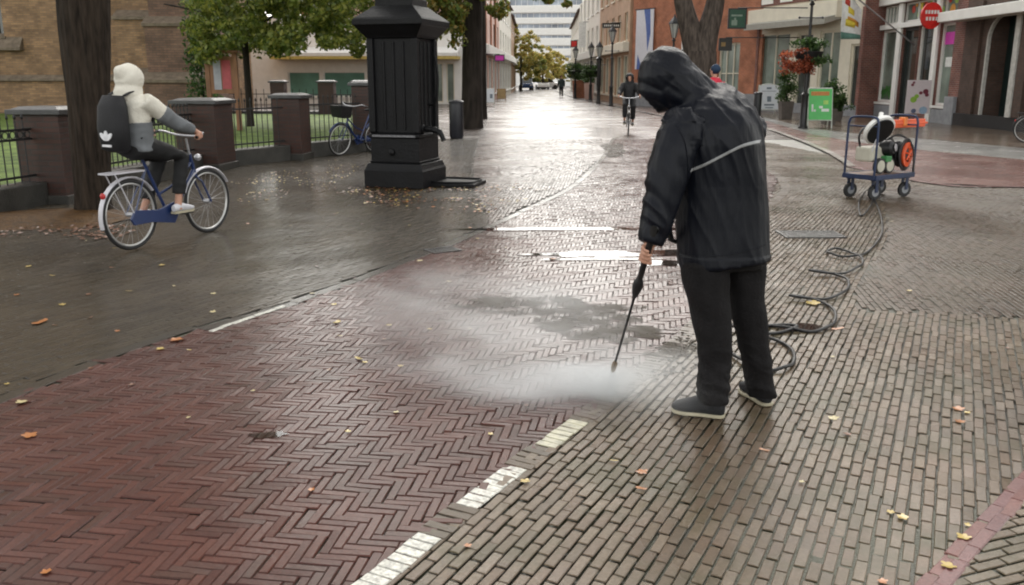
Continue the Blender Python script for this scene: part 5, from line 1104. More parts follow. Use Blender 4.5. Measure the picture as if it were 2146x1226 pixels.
# ---------- walkers
def walker(label, loc, rz, top, legs, hair, s=1.0, arms_m=None):
    R = thing('person', label, 'person', loc, rz); R.scale = (s, s, s)
    bd = MB(); hd_ = Vector((.02, 0, 1.60)); q = head_parts(bd, hd_, (1, 0, -.05)); bd.tube([hd_, (0, 0, 1.42)], .05, 10)
    bd.rings([ring_e(Vector((0, 0, z_)), XA, YA, a, b_, 14) for z_, a, b_ in ((.9, .09, .13), (1.1, .08, .12), (1.3, .09, .15), (1.43, .06, .12))])
    lg = [((0, .09, .92), (.14, .09, .5), (.05, .09, .1), (.2, .09, .03)), ((0, -.09, .92), (.05, -.09, .5), (-.22, -.09, .14), (-.1, -.09, .03))]
    ar_ = [((0, .2, 1.38), (-.05, .25, 1.1), (.1, .25, .88)), ((0, -.2, 1.38), (-.08, -.25, 1.1), (-.02, -.27, .86))]
    for l in lg: bd.tube(l, [.08, .055, .038, .035], 10)
    for a_ in ar_:
        bd.tube(a_, [.045, .035, .024], 10); w_ = Vector(a_[2]); bd.ell(w_ + Vector((.01, 0, -.045)), (.028, .014, .04), None, 8, 6)
        for k in range(4): bd.tube([w_ + Vector((-.02+.014*k, 0, -.075)), w_ + Vector((-.018+.014*k, -.008, -.10)), w_ + Vector((-.012+.013*k, -.02, -.125+.003*k))], .0075, 6)
        bd.tube([w_ + Vector((.025, 0, -.03)), w_ + Vector((.045, -.01, -.07))], .009, 6)
    solid('body', bd, m_skin, R, voxel=.009, smooth=1, world=False)
    fo = lambda v, n: rid(Vector((v.x*7, v.y*7, v.z*6)))*.008
    tb = MB(); tb.rings([ring_e(Vector((0, 0, z_)), XA, YA, a, b_, 16, 2.3) for z_, a, b_ in ((.80, .14, .19), (1.0, .13, .18), (1.3, .135, .21), (1.42, .11, .17), (1.48, .07, .09))])
    for a_ in ar_: tb.tube([a_[0], a_[1], a_[2]], [.08, .065, .045], 12)
    solid('coat', tb, top, R, voxel=.013, smooth=4, fn=fo, world=False)
    tm = MB()
    for l in lg: tm.tube(l[:3], [.10, .075, .055], 12)
    solid('trousers', tm, legs, R, voxel=.013, smooth=3, fn=fo, world=False)
    hm = MB(); hm.ell(hd_ + Vector((-.03, 0, .04)), (.105, .095, .10), None, 14, 10); solid('hair', hm, hair, R, voxel=.012, smooth=2, fn=fo, world=False)
    for l in lg: mb = MB(); p = Vector(l[3]); mb.rings([ring_e(p + Vector((x_, 0, .015)), YA, ZA, w_, h_, 10) for x_, w_, h_ in ((-.16, .03, .04), (-.05, .04, .045), (.05, .04, .035), (.1, .02, .02))]); mb.build('shoe', m_rub, R, world=False)
    return R
q0 = P(1499, 150, 20); walker('person in a bright red coat and dark blue cap, mostly hidden behind the worker', (q0.x, q0.y, 0), 2.2, mat('red_coat', (.55, .02, .05), rough=.6), m_trou, mat('blue_cap', (.01, .03, .07), rough=.7), s=1.08)
c = G(1176, 204); walker('small dark figure walking far up the street', (c.x, c.y, 0), -1.6, mat('dark_teal_coat', (.03, .05, .05), rough=.7), m_trou, m_trou)
# ============================================================ STREET OBJECTS
# trolley
m_tb = mat('blue_trolley_paint', (0.010, 0.022, 0.065), rough=.45, var=.3, coat=.1); m_ply = mat('worn_plywood', (0.28, 0.16, 0.11), rough=.4, var=.25, scale=9, stretch=(1, .2, 1), coat=.5, crough=.2)
near = G(1834, 374, .30); tz = math.radians(33); T0 = thing('trolley', 'blue tube framed platform trolley with worn wooden deck carrying cleaning equipment', 'trolley', (near.x, near.y, 0), tz)
Lc, Wc = .86, .50; B = lambda mb, n, m, par=T0, **k: mb.build(n, m, par, world=False, **k)
mb = MB(); mb.box(.02, Lc-.02, .02, Wc-.02, .30, .33); B(mb, 'deck', m_ply, smooth=False, bevel=.004)
mb = MB(); mb.box(0, Lc, -.015, .02, .27, .335); mb.box(0, Lc, Wc-.02, Wc+.015, .27, .335); mb.box(-.015, .02, .0, Wc, .271, .334); mb.box(Lc-.02, Lc+.015, 0, Wc, .271, .334); B(mb, 'frame', m_tb, smooth=False, bevel=.005)
for x_ in (0, Lc):
    mb = MB(); mb.tube(crom([(x_, .02, .30), (x_, .02, .86), (x_, .03, 1.03), (x_, .10, 1.09), (x_, Wc-.10, 1.09), (x_, Wc-.03, 1.03), (x_, Wc-.02, .9), (x_, Wc-.02, .30)], 6), .016, 10); mb.cyl((x_, .02, .97), (x_, Wc-.02, .97), .010); B(mb, 'end_frame', m_tb)
for x_, y_ in ((.1, .06), (Lc-.1, .06), (.1, Wc-.06), (Lc-.1, Wc-.06)):
    mb = MB(); mb.lathe([(.05, -.02), (.10, -.018), (.10, .018), (.05, .02)], (x_, y_, .10), 20, ax=(.25, 1, 0)); wh = B(mb, 'wheel', m_tyre); mb = MB(); mb.lathe([(.02, -.024), (.055, -.0215), (.055, .0215), (.02, .024)], (x_, y_, .10), 16, ax=(.25, 1, 0)); B(mb, 'hub', m_greyst, wh)
    mb = MB(); mb.box(x_-.03, x_+.03, y_-.035, y_-.028, .10, .27); mb.box(x_-.03, x_+.03, y_+.028, y_+.035, .10, .27); mb.box(x_-.05, x_+.05, y_-.04, y_+.04, .255, .268); B(mb, 'caster', m_tb, smooth=False)
def onT(n, lb, ct_, x_, y_, z_, rz=0.0):
    p = Vector((x_, y_, 0)); p.rotate(Matrix.Rotation(tz, 3, 'Z')); return thing(n, lb, ct_, (near.x+p.x, near.y+p.y, z_), tz+rz)
E1 = onT('pressure_washer', 'small pressure washer with cream tank, black motor and round wheels on the trolley deck', 'pressure washer', .22, .26, .332)
m_tank = mat('cream_plastic', (0.48, 0.46, 0.38), rough=.4, var=.1); m_grn = mat('green_plastic', (0.05, 0.22, 0.07), rough=.4)
B1 = lambda mb, n, m, par=E1, **k: mb.build(n, m, par, world=False, **k)
mb = MB(); mb.box(-.12, .30, -.10, .16, .16, .36); B1(mb, 'tank', m_tank, smooth=False, bevel=.03); mb = MB(); mb.lathe([(.02, -.1), (.10, -.09), (.105, .05), (.08, .08), (.02, .09)], (.20, -.12, .34), 20, ax=(.3, -1, .1)); mo = B1(mb, 'motor', m_rub)
mb = MB(); mb.lathe([(.01, 0), (.05, .004), (.05, .012), (.01, .014)], (.225, -.212, .35), 16, ax=(.3, -1, .1)); B1(mb, 'fan_cover', m_alu, mo)
for x_ in (.0, .20): mb = MB(); mb.lathe([(.02, -.03), (.105, -.028), (.105, .028), (.02, .03)], (x_, -.15, .11), 22, ax=(0, 1, 0)); wh = B1(mb, 'wheel', m_tyre); mb = MB(); mb.lathe([(.01, -.036), (.078, -.033), (.078, .0), (.01, 0)], (x_, -.15, .11), 22, ax=(0, 1, 0)); B1(mb, 'wheel_disc', m_tank, wh)
mb = MB(); mb.box(.09, .21, -.19, -.10, .16, .24); B1(mb, 'cap_housing', m_grn, smooth=False, bevel=.01)
mb = MB(); mb.tube(crom([(-.1, .1, .36), (-.14, .1, .5), (-.05, .1, .6), (.1, .1, .62), (.2, .1, .52)], 5), .014, 8); B1(mb, 'hose_bend', m_rub)
mb = MB(); mb.tube([(-.1, -.09, .3), (-.08, -.12, .46), (.14, -.1, .50), (.26, -.04, .44)], .009, 8); B1(mb, 'pipe', m_alu)
E2 = onT('surface_cleaner', 'round white rimmed surface cleaner with black underside tilted on top of the pressure washer', 'surface cleaner', .12, .14, .33+.42)
ax_ = Vector((-.22, -.80, -.52)).normalized(); cc_ = Vector((.04, -.02, .17)); mb = MB(); mb.lathe([(.19, -.03), (.215, -.02), (.215, .03), (.17, .06), (.06, .085), (.001, .09)], cc_, 28, ax=-ax_); dm = mb.build('dome', m_whitep, E2, world=False, ang=30); mb = MB(); mb.lathe([(.001, .0), (.185, .0), (.19, .02), (.001, .04)], cc_ + ax_*.046, 28, ax=-ax_); mb.build('brush_skirt', m_rub, dm, world=False)
mb = MB(); mb.tube([Vector((.05, .1, 0)), cc_ - ax_*.04, cc_ + Vector((.10, .06, .22))], [.016, .02, .03], 10); mb.build('handle', m_whitep, E2, world=False)
E3 = onT('hose_reel', 'black hose reel with an orange hub standing at the right end of the trolley', 'hose reel', .72, .20, .335)
B3 = lambda mb, n, m, par=E3, **k: mb.build(n, m, par, world=False, **k); m_or = mat('orange_plastic', (0.70, 0.10, 0.03), rough=.35)
ax3 = Vector((.22, -1, 0)).normalized(); c3 = Vector((0, 0, .24))
mb = MB(); mb.lathe([(.10, -.13), (.22, -.13), (.225, -.115), (.10, -.11), (.10, .11), (.225, .115), (.22, .13), (.10, .13)], c3, 30, ax=ax3); dr = B3(mb, 'drum', m_rub, ang=30)
mb = MB(); mb.tube([c3 + Matrix.Rotation(0, 3, 'Z') @ (ax3.cross(ZA)*math.cos(a)*(.155+.012*math.sin(a*.5)) + ZA*math.sin(a)*(.155+.012*math.sin(a*.5)) + ax3*(-.09 + .18*abs(((a/(2*PI*4)) % 2)-1))) for a in np.linspace(0, 2*PI*9, 260)], .013, 6); B3(mb, 'wound_hose', m_tyre, dr, ang=180)
mb = MB(); mb.lathe([(.10, .131), (.165, .131), (.165, .155), (.10, .155)], c3, 28, ax=ax3); B3(mb, 'hub_ring', m_or, dr, ang=30)
mb = MB(); mb.lathe([(.001, .150), (.098, .158), (.09, .164), (.001, .166)], c3, 28, ax=ax3); B3(mb, 'hub_plate', m_rub, dr, ang=30)
for k in range(3):
    a = PI*k/3 + .3; e = ax3.cross(ZA)*math.cos(a) + ZA*math.sin(a); mb = MB(); mb.cyl(c3 + ax3*.168 - e*.10, c3 + ax3*.168 + e*.10, .012, n=8); B3(mb, 'hub_spoke', m_or, dr)
mb = MB(); mb.tube(crom([(-.1, .16, 0), (-.14, .12, .35), (-.04, -.02, .5), (.1, -.16, .35), (.12, -.2, 0)], 6), .014, 8); B3(mb, 'stand', m_rub)
E4 = onT('orange_bar', 'bright orange plastic beam laid across the right end frame of the trolley', 'plastic beam', Lc, Wc/2, .93); mb = MB(); mb.box(-.42, .42, -.075, -.02, 0, .11); mb.box(-.48, .47, -.08, -.06, .04, .07); mb.build('beam', m_or, E4, smooth=False, world=False, bevel=.015)
mb = MB(); mb.box(-.10, -.02, -.09, .0, .02, .14); mb.build('clip', mat('clip_orange', (.75, .22, .05), rough=.4), E4, smooth=False, world=False, bevel=.01)
# A-boards and poster stand
def aboard(label, px0, px1, pyt, pyb, face, frame, rz=0.0, rounded=False, marks=(), legs=.2):
    c = G((px0+px1)/2, pyb); wd = (px1-px0)/FPX*(c.y*1.0)*.99; h = P((px0+px1)/2, pyt, c.y).z; R = thing('advertising_board', label, 'sign', (c.x, c.y, 0), rz)
    for sgn in (1, -1):
        tl = lambda x_, z_, d_=0: Vector((x_, -sgn*(.26*(1-z_/h) + .012) - sgn*d_, z_))
        z0 = h*legs; n_ = 10 if rounded else 2
        top = [(wd/2*math.cos(PI*k/n_), h - .18*wd + .18*wd*math.sin(PI*k/n_)) for k in range(n_+1)] if rounded else [(wd/2, h), (-wd/2, h)]
        out = [(-wd/2, z0), (wd/2, z0)] + top
        mb = MB(); mb.prism([tl(x_*.93, z0 + (z_-z0)*.96 + .02) for x_, z_ in out], (0, -sgn*.012, 0)); pn = mb.build('panel', face, R, smooth=False, world=False)
        mb = MB()
        for s_ in (-1, 1): a0, a1 = tl(s_*wd*.48, 0.0), tl(s_*wd*.48, h*.97); mb.tube([a0, a1], .02, 4)
        mb.tube([tl(x_, z_) for x_, z_ in [(wd*.48, h*.95)] + [(a*.96, b_) for a, b_ in top] + [(-wd*.48, h*.95)]], .018, 4); mb.tube([tl(-wd*.48, z0), tl(wd*.48, z0)], .018, 4); mb.build('frame', frame, R, world=False)
        for x0, z0_, x1, z1, m_ in marks:
            mb = MB(); mb.prism([tl(wd*(x_-.5), h*z_, .016) for x_, z_ in ((x0, z0_), (x1, z0_), (x1, z1), (x0, z1))], (0, -sgn*.004, 0)); mb.build('print', m_, pn, smooth=False, world=False)
    return R
m_bgreen = mat('board_green', (0.07, 0.48, 0.10), rough=.3, var=.1, scale=3); m_frw = mat('board_frame_white', (0.60, 0.63, 0.58), rough=.4); m_bw = mat('board_white', (0.66, 0.70, 0.74), rough=.35, var=.05)
m_ink = mat('board_ink', (0.16, 0.2, 0.24), rough=.5); m_whm = mat('board_chalk', (0.7, 0.75, 0.7), rough=.5); m_oran = mat('board_orange', (0.55, 0.22, 0.05), rough=.5)
aboard('green advertising board with white figures and an orange heading, right of the lamp post', 1688, 1738, 185, 268, m_bgreen, m_frw, rz=-.08, marks=[(.12, .82, .85, .92, m_oran), (.15, .42, .22, .60, m_whm), (.24, .42, .32, .47, m_whm), (.45, .50, .60, .56, m_whm), (.55, .42, .85, .49, m_whm), (.62, .60, .82, .70, mat('board_lime', (.35, .62, .12), rough=.4))])
aboard('white round topped advertising board with small print, beside the potted shrub', 1586, 1628, 176, 243, m_bw, m_frw, rz=.06, rounded=True, marks=[(.38, .84, .62, .90, m_ink), (.15, .77, .85, .785, m_ink), (.4, .45, .6, .62, m_ink), (.25, .33, .75, .38, m_ink), (.3, .25, .7, .28, m_ink)])
c = G(1918, 262); R = thing('poster_stand', 'pale pink poster stand with green and dark fruit pictures behind the trolley', 'sign', (c.x, c.y, 0), .05); hh = P(1918, 168, c.y).z; wd = 50/FPX*c.y; zb_ = P(1918, 238, c.y).z
mb = MB(); mb.box(-wd/2, wd/2, -.02, .02, zb_, hh); pn = mb.build('panel', mat('poster_pink', (.62, .55, .57), rough=.4, var=.05), R, smooth=False, world=False, bevel=.01); mb = MB(); mb.box(-.03, .03, .021, .05, .05, hh*.7); mb.box(-wd*.45, wd*.45, -.2, .2, 0, .05); mb.build('foot', m_greyst, R, smooth=False, world=False, bevel=.01)
for (u_, v_, r_, m_) in ((.3, .42, .13, m_lett[2]), (.42, .52, .09, m_lett[2]), (.58, .62, .07, mat('berry', (.16, .03, .05))), (.78, .66, .11, MATS['berry']), (.84, .56, .08, MATS['berry']), (.2, .86, .06, MATS['berry']), (.25, .93, .05, MATS['berry']), (.35, .08, .10, mat('slate_print', (.1, .12, .2))), (.75, .1, .16, mat('sky_print', (.3, .42, .55)))):
    mb = MB(); mb.prism([(wd*(u_-.5) + r_*.9*math.cos(a), -.026, zb_ + (hh-zb_)*v_ + r_*.8*math.sin(a)) for a in [2*PI*k/12 for k in range(12)]], (0, .0055, 0)); mb.build('print', m_, pn, smooth=False, world=False)
# lamp post with flower baskets
def lamp_post(label, loc, hgt_=4.6, basket=None, rb=.06, lean=0):
    R = thing('street_lamp', label, 'street lamp', loc); B = lambda mb, n, m, par=R, **k: mb.build(n, m, par, world=False, **k)
    mb = MB(); mb.lathe([(.15, 0), (.15, .08), (.115, .12), (.105, 1.0), (.12, 1.03), (.12, 1.08), (rb, 1.14), (rb*.85, 2.6), (rb*1.4, 2.62), (rb*1.4, 2.68), (rb*.8, 2.72), (rb*.7, hgt_-.8), (rb*1.5, hgt_-.75), (rb*.6, hgt_-.66)], n=16); B(mb, 'post', m_black)
    mb = MB(); mb.cyl((-.35, 0, hgt_-1.15), (.35, 0, hgt_-1.15), .02, n=8); mb.ell((-.36, 0, hgt_-1.15), (.04, .04, .04), None, 8, 6); mb.ell((.36, 0, hgt_-1.15), (.04, .04, .04), None, 8, 6); B(mb, 'crossbar', m_black)
    for k in range(6):
        a = 2*PI*k/6; mb = MB(); mb.tube([(.08*math.cos(a), .08*math.sin(a), hgt_-.66), (.21*math.cos(a), .21*math.sin(a), hgt_-.1)], .012, 6); B(mb, 'lantern_rib', m_black)
    mb = MB(); mb.lathe([(.07, hgt_-.65), (.19, hgt_-.1)], n=6); B(mb, 'glass', mat('lantern_glass', (.5, .52, .5), rough=.2, var=.05)); mb = MB(); mb.lathe([(.25, hgt_-.1), (.2, hgt_), (.07, hgt_+.16), (.03, hgt_+.25), (.001, hgt_+.32)], n=6); B(mb, 'lantern_roof', m_black, smooth=False)
    if basket:
        zb_, rr_, fl_ = basket; mb = MB(); mb.lathe([(rb+.01, zb_-.3*rr_), (rr_*.5, zb_-.22*rr_), (rr_*.62, zb_+.05), (rb+.01, zb_+.1)], n=16); bw = B(mb, 'basket', m_rub)
        cg = [(random.gauss(0, .42)*rr_, random.gauss(0, .42)*rr_, zb_ + random.uniform(-.28, .36)*rr_*1.5, .16*rr_+.08) for _ in range(70)]
        cg = [c_ for c_ in cg if math.hypot(c_[0], c_[1]) < rr_]
        lf = leaves('leaves', [c_ for c_ in cg if not (fl_ and c_[0] < -.05 and c_[2] < zb_+.25)] or cg, 60, .3, .085, m_shrub, bw, world=False)
        if fl_: leaves('flowers', [(random.uniform(-.95, .15)*rr_, random.uniform(-.6, .6)*rr_, zb_ + random.uniform(-.75, .12)*rr_ , .2) for _ in range(34)], 60, .3, .075, m_redfl, bw, world=False)
    return R
c = G(1682, 270); lamp_post('black lamp post carrying a large hanging basket of green plants and red flowers', (c.x, c.y, 0), 4.55, basket=(P(1683, 112, c.y).z, .74, True))
c = G(1280, 222); lamp_post('thin black lamp post up the street, right of the one with double flower baskets', (c.x, c.y, 0), 4.2, rb=.07)
c = G(1254, 217); lamp_post('dark lamp post standing just left of the thin one, far up the street', (c.x, c.y, 0), 3.5, rb=.14)
c = G(1215, 207); lamp_post('distant lamp post with a green plant basket near the red box planters', (c.x-.3, c.y+1, 0), 3.7, basket=(P(1200, 150, c.y).z, 1.0, False), rb=.07)
c = G(1240, 211); lamp_post('distant lamp post with a round green basket nearest the pale houses', (c.x-.1, c.y, 0), 3.7, basket=(P(1230, 150, c.y).z, .8, False), rb=.07)
q0 = P(1410, 85, 40); lamp_post('lamp post glimpsed left of the forked tree against the orange wall', (P(1409, 160, 38).x, 38, 0), P(1409, 45, 38).z, rb=.06)
# hanging shop signs
def hang_sign(label, px0, px1, py0, py1, Y, mf, mb_, marks=(), wallx=None):
    a, b_ = P(px0, py1, Y), P(px1, py0, Y); R = thing('hanging_sign', label, 'sign', ((a.x+b_.x)/2, Y, (a.z+b_.z)/2)); w2 = (b_.x-a.x)/2; h2 = (b_.z-a.z)/2
    mb = MB(); mb.box(-w2, w2, -.04, .04, -h2, h2); p = mb.build('panel', mb_, R, smooth=False, world=False, bevel=.01)
    mb = MB(); t = .05; mb.box(-w2-t, w2+t, -.055, .055, h2-.01, h2+t); mb.box(-w2-t, w2+t, -.055, .055, -h2-t, -h2+.01); mb.box(-w2-t, -w2+.01, -.054, .054, -h2, h2); mb.box(w2-.01, w2+t, -.054, .054, -h2, h2); mb.build('frame', mf, R, smooth=False, world=False)
    for u0, v0, u1, v1, m_ in marks:
        mb = MB(); mb.box(-w2 + 2*w2*u0, -w2 + 2*w2*u1, -.046, -.0405, -h2 + 2*h2*v0, -h2 + 2*h2*v1); mb.build('print', m_, p, smooth=False, world=False)
    if wallx: mb = MB(); mb.cyl((0, 0, h2+t+.02), (wallx-R.location.x, .0, h2+t+.02), .022, n=8); mb.build('bracket', m_black, R, world=False)
m_dg = mat('sign_green', (0.012, 0.075, 0.04), rough=.35); m_sg = mat('sign_sage', (.22, .30, .24), rough=.5)
hang_sign('dark green square shop sign with a grey emblem, hanging beside the forked tree', 1527, 1563, 20, 58, 40.5, m_black, m_dg, [(.15, .12, .5, .42, m_sg), (.3, .42, .42, .55, m_sg), (.12, .62, .8, .72, m_sg)], wallx=13.2)
hang_sign('small black shop sign below the green one', 1508, 1532, 82, 104, 41.5, m_black, mat('sign_dark', (.03, .028, .025), rough=.4), [(.1, .3, .5, .7, mat('sign_gold', (.3, .2, .08)))], wallx=13)
hang_sign('long dark lettered sign sticking out of the brown house', 1264, 1298, 50, 57, 56, m_black, m_black, [(.06+.12*i, .25, .13+.12*i, .75, m_lbl) for i in range(8)], wallx=6.9)
hang_sign('tall narrow white banner sign far up the right side of the street', 1214, 1227, 48, 98, 75, m_lbl, m_lbl, wallx=6.2)
hang_sign('small red shop sign far up the street, left of the white banner', 1197, 1209, 86, 98, 80, m_black, mat('sign_red', (.6, .02, .02)), wallx=6.2)
hang_sign('small magenta sign on the left side of the far street', 1038, 1056, 116, 127, 57, m_black, m_mag, wallx=-1.7)
# food flag on its pole, between the shops
fa0 = P(1833, 72, 33.8); fa1 = P(1786, -12, 33.2); R = thing('shop_flag', 'white flag printed with fried food and a green strip, hanging from a slanted pole', 'flag', fa0)
mb = MB(); mb.cyl(Vector((15.2, 34.6, fa0.z-.35)), fa1, .028, n=8); mb.build('pole', m_alu, R)
tl_, tr_, br_, bl_ = P(1768, -30, 33.2), P(1807, 20, 33.4), P(1804, 82, 33.4), P(1762, 82, 33.2); mb = MB(); g_ = 14; vs = []
for j in range(g_+1):
    for i in range(g_+1):
        u_, v_ = i/g_, j/g_; p = (bl_*(1-u_)+br_*u_)*(1-v_) + (tl_*(1-u_)+tr_*u_)*v_; vs.append(p + YA*(.06*math.sin(u_*7+v_*2) + .02*math.sin(v_*9)))
def flagbit(j0, j1, i0, i1, m, name, par, off=0):
    mb = MB(); idx = {}; fs = []
    for j in range(j0, j1):
        for i in range(i0, i1):
            q_ = []
            for (jj, ii) in ((j, i), (j, i+1), (j+1, i+1), (j+1, i)):
                k = jj*(g_+1)+ii
                if k not in idx: idx[k] = len(idx)
                q_.append(idx[k])
            fs.append(tuple(q_))
    mb.add([vs[k] - YA*off for k in idx], fs); o = mb.build(name, m, par, ang=180); s_ = o.modifiers.new('t', 'SOLIDIFY'); s_.thickness = .006; s_.offset = 0; return o
fc_ = flagbit(0, g_+1 - 1, 0, g_, m_lbl, 'cloth', R); flagbit(0, 2, 0, g_, mat('strip_green', (.10, .22, .18), rough=.6), 'strip', fc_, .008)
for j0, j1, i0, i1, m_ in ((4, 6, 3, 9, m_lett[3]), (6, 7, 4, 12, m_lett[1]), (5, 7, 9, 12, m_lett[1]), (8, 10, 4, 8, m_lett[3]), (10, 12, 2, 5, m_lett[0])): flagbit(j0, j1, i0, i1, m_, 'print', fc_, .009)
# potted shrubs by shop B
m_pot = mat('dark_pot', (.10, .085, .075), rough=.5, var=.2)
for (px_, pyb, wpx, pyt, lb) in ((1645, 250, 26, 150, 'tall bushy shrub in a dark square pot beside the white advertising board'), (1735, 262, 26, 172, 'potted green shrub standing behind the green advertising board'), (1752, 254, 20, 200, 'smaller potted plant at the shop door right of the green board')):
    c = G(px_, pyb); h = P(px_, pyt, c.y).z; w_ = wpx/FPX*c.y/2; R = thing('potted_shrub', lb, 'plant', (c.x, c.y, 0), group='potted shrubs outside the shop'); hp2 = h*.38
    mb = MB(); mb.rings([[(-w_*k, -w_*k, z_), (w_*k, -w_*k, z_), (w_*k, w_*k, z_), (-w_*k, w_*k, z_)] for z_, k in ((0, .8), (hp2, 1), (hp2, .88), (hp2-.06, .86))]); mb.build('pot', m_pot, R, smooth=False, world=False)
    mb = MB(); mb.cyl((0, 0, hp2-.06), (0, 0, h*.8), .03, .012, 8); mb.build('stem', m_barkd, R, world=False)
    leaves('foliage', [(random.gauss(0, .45)*w_*1.4, random.gauss(0, .45)*w_*1.4, random.uniform(hp2, h), .2) for _ in range(40)], 50, .25, .08, m_shrub, R, world=False)
# cars at the far end
def car(label, px0, px1, pyb, col, rz=0.0):
    c = G((px0+px1)/2, pyb); R = thing('parked_car', label, 'car', (c.x, c.y, 0), rz, group='cars at the end of the street'); w = .85; B = lambda mb, n, m, par=R, **k: mb.build(n, m, par, world=False, **k)
    mb = MB(); mb.rings([[(x_, y_, z_) for x_, z_ in ((-2.0, .3), (-2.05, .6), (-1.95, .82), (-1.0, .92), (1.55, .92), (2.0, .78), (2.05, .45), (2.0, .25))] for y_ in (-w, w)]); bo = B(mb, 'body', col, smooth=False, bevel=.06)
    mb = MB(); mb.rings([[(x_, y_, z_) for x_, z_ in ((-1.1, .9), (-.55, 1.42), (.9, 1.45), (1.6, .9))] for y_ in (-w+.12, w-.12)]); B(mb, 'cabin', m_glass, smooth=False, bevel=.05); mb = MB(); mb.box(-.5, .9, -w+.14, w-.14, 1.44, 1.49); B(mb, 'roof', col, smooth=False, bevel=.02)
    for x_ in (-1.3, 1.3):
        for y_ in (-w+.02, w-.02): mb = MB(); mb.lathe([(.05, -.09), (.31, -.09), (.31, .09), (.05, .09)], (x_, y_, .31), 14, ax=(0, 1, 0)); B(mb, 'wheel', m_tyre)
    for y_ in (-.6, .6): mb = MB(); mb.box(-2.07, -2.0, y_-.15, y_+.15, .58, .72); B(mb, 'headlight', m_lbl, smooth=False)
m_wcar = mat('white_car_paint', (.7, .7, .72), rough=.25, coat=.6); m_bcar = mat('blue_car_paint', (.02, .06, .18), rough=.25, coat=.6)
car('dark blue car parked at the far end on the left', 1088, 1117, 189, m_bcar, PI/2); car('white car next to the dark blue one at the far end', 1118, 1142, 187, m_wcar, PI/2+.3); car('white car farthest right at the end of the street', 1140, 1165, 187, m_wcar, 2.6)
# reddish box planters / boards up the street on both sides
for px_, pyb, w_, h_, m_, lb, nm, ct_ in ((1215, 205, 1.2, 1.35, m_brickO, 'tall reddish box planter under the distant hanging baskets', 'planter', 'planter'), (1234, 208, .7, 1.2, m_pink, 'narrow pinkish planter right of the reddish one', 'planter', 'planter')):
    c = G(px_, pyb); R = thing(nm, lb, ct_, (c.x, c.y, 0)); mb = MB(); w2 = w_/2; mb.rings([[(-w2*k, -w2*k, z_), (w2*k, -w2*k, z_), (w2*k, w2*k, z_), (-w2*k, w2*k, z_)] for z_, k in ((0, .85), (h_, 1), (h_, .9), (h_-.1, .88))]); mb.build('box', m_, R, smooth=False, world=False)
    leaves('plants', [(random.uniform(-w2, w2), random.uniform(-w2, w2), h_+random.uniform(0, .35), .2) for _ in range(14)], 30, .2, .12, m_shrub, R, world=False)
aboard('white advertising board by the first shop on the left side of the street', 1018, 1036, 186, 222, m_bw, m_frw, marks=[(.5, .45, .8, .7, m_ink)])
aboard('brown wooden advertising board beyond the white one on the left', 1042, 1060, 186, 212, mat('board_tan', (.42, .30, .14), rough=.6), m_wood)
# drain grate in the lane and small gully in the kerb
def grate(label, c, L_, w_, rz, n_):
    R = thing('drain_grate', label, 'drain', (c.x, c.y, float(und(c.x, c.y))+.002), rz, group='iron drain grates'); m_gr2 = mat('wet_cast_iron', (.05, .05, .052), rough=.3, metal=.4, bump=.3, coat=.4)
    mb = MB(); mb.box(-L_/2, L_/2, -w_/2, -w_/2+.02, -.005, .008); mb.box(-L_/2, L_/2, w_/2-.02, w_/2, -.005, .008); mb.box(-L_/2, -L_/2+.02, -w_/2+.02, w_/2-.02, -.005, .0079); mb.box(L_/2-.02, L_/2, -w_/2+.02, w_/2-.02, -.005, .0079); mb.build('frame', m_gr2, R, smooth=False, world=False)
    for i in range(n_): x_ = -L_/2+.02 + (L_-.04)*(i+.5)/n_; mb = MB(); mb.box(x_-.008, x_+.008, -w_/2+.02, w_/2-.02, -.004, .006); mb.build('bar', m_gr2, R, smooth=False, world=False)
    mb = MB(); mb.box(-L_/2+.02, L_/2-.02, -.008, .008, -.0045, .0055); mb.build('cross_bar', m_gr2, R, smooth=False, world=False)
    mb = MB(); mb.box(-L_/2+.01, L_/2-.01, -w_/2+.01, w_/2-.01, -.006, .001); mb.build('pit', mat('pit_dark', (.008, .008, .008), rough=.4), R, smooth=False, world=False)
grate('wide iron drain grate in the lane behind the worker', G(1698, 493), .62, .40, 0.0, 22); grate('small gully grate in the left kerb', G(928, 524), .30, .22, .55, 8)
# ============================================================ FALLEN LEAVES
lm_ = [mat('leaf_yellow', (.42, .30, .07), rough=.4, var=.3, scale=30, coat=.4), mat('leaf_orange', (.36, .13, .03), rough=.4, var=.35, scale=30, coat=.4), mat('leaf_pale', (.50, .42, .22), rough=.4, var=.2, scale=30, coat=.4), mat('leaf_brown', (.16, .065, .03), rough=.4, var=.4, scale=30, coat=.4)]
def leaf_mesh(seed, maple):
    random.seed(seed); mb = MB(); n = 22; pts = []
    for k in range(n):
        a = 2*PI*k/n; r = (.55 + .45*abs(math.cos(2.5*a))**.7) if maple else (.42 + .58*abs(math.cos(a))**1.3); r *= random.uniform(.88, 1.08); pts.append((r*math.cos(a), r*math.sin(a)*(.95 if maple else .62)))
    cz = lambda x, y: .22*(x*x*.5 + y*y*.7) + .12*x*y*(1 if seed % 2 else -1) + random.uniform(0, .03)
    vs = [(0, 0, .03)] + [(x*.5, y*.5, cz(x*.5, y*.5)+.02) for x, y in pts] + [(x, y, cz(x, y)) for x, y in pts]; fs = []
    for k in range(n): k2 = (k+1) % n; fs += [(0, 1+k, 1+k2), (1+k, 1+n+k, 1+n+k2, 1+k2)]
    me = bpy.data.meshes.new('fallen_leaf'); me.from_pydata([(x*.5, y*.5, z*.5) for x, y, z in vs], [], fs); me.shade_smooth(); return me
protos = {}
for mi in range(4):
    for v in range(3): me = leaf_mesh(mi*7+v, v != 1); me.materials.append(lm_[mi]); protos[(mi, v)] = me
random.seed(99)
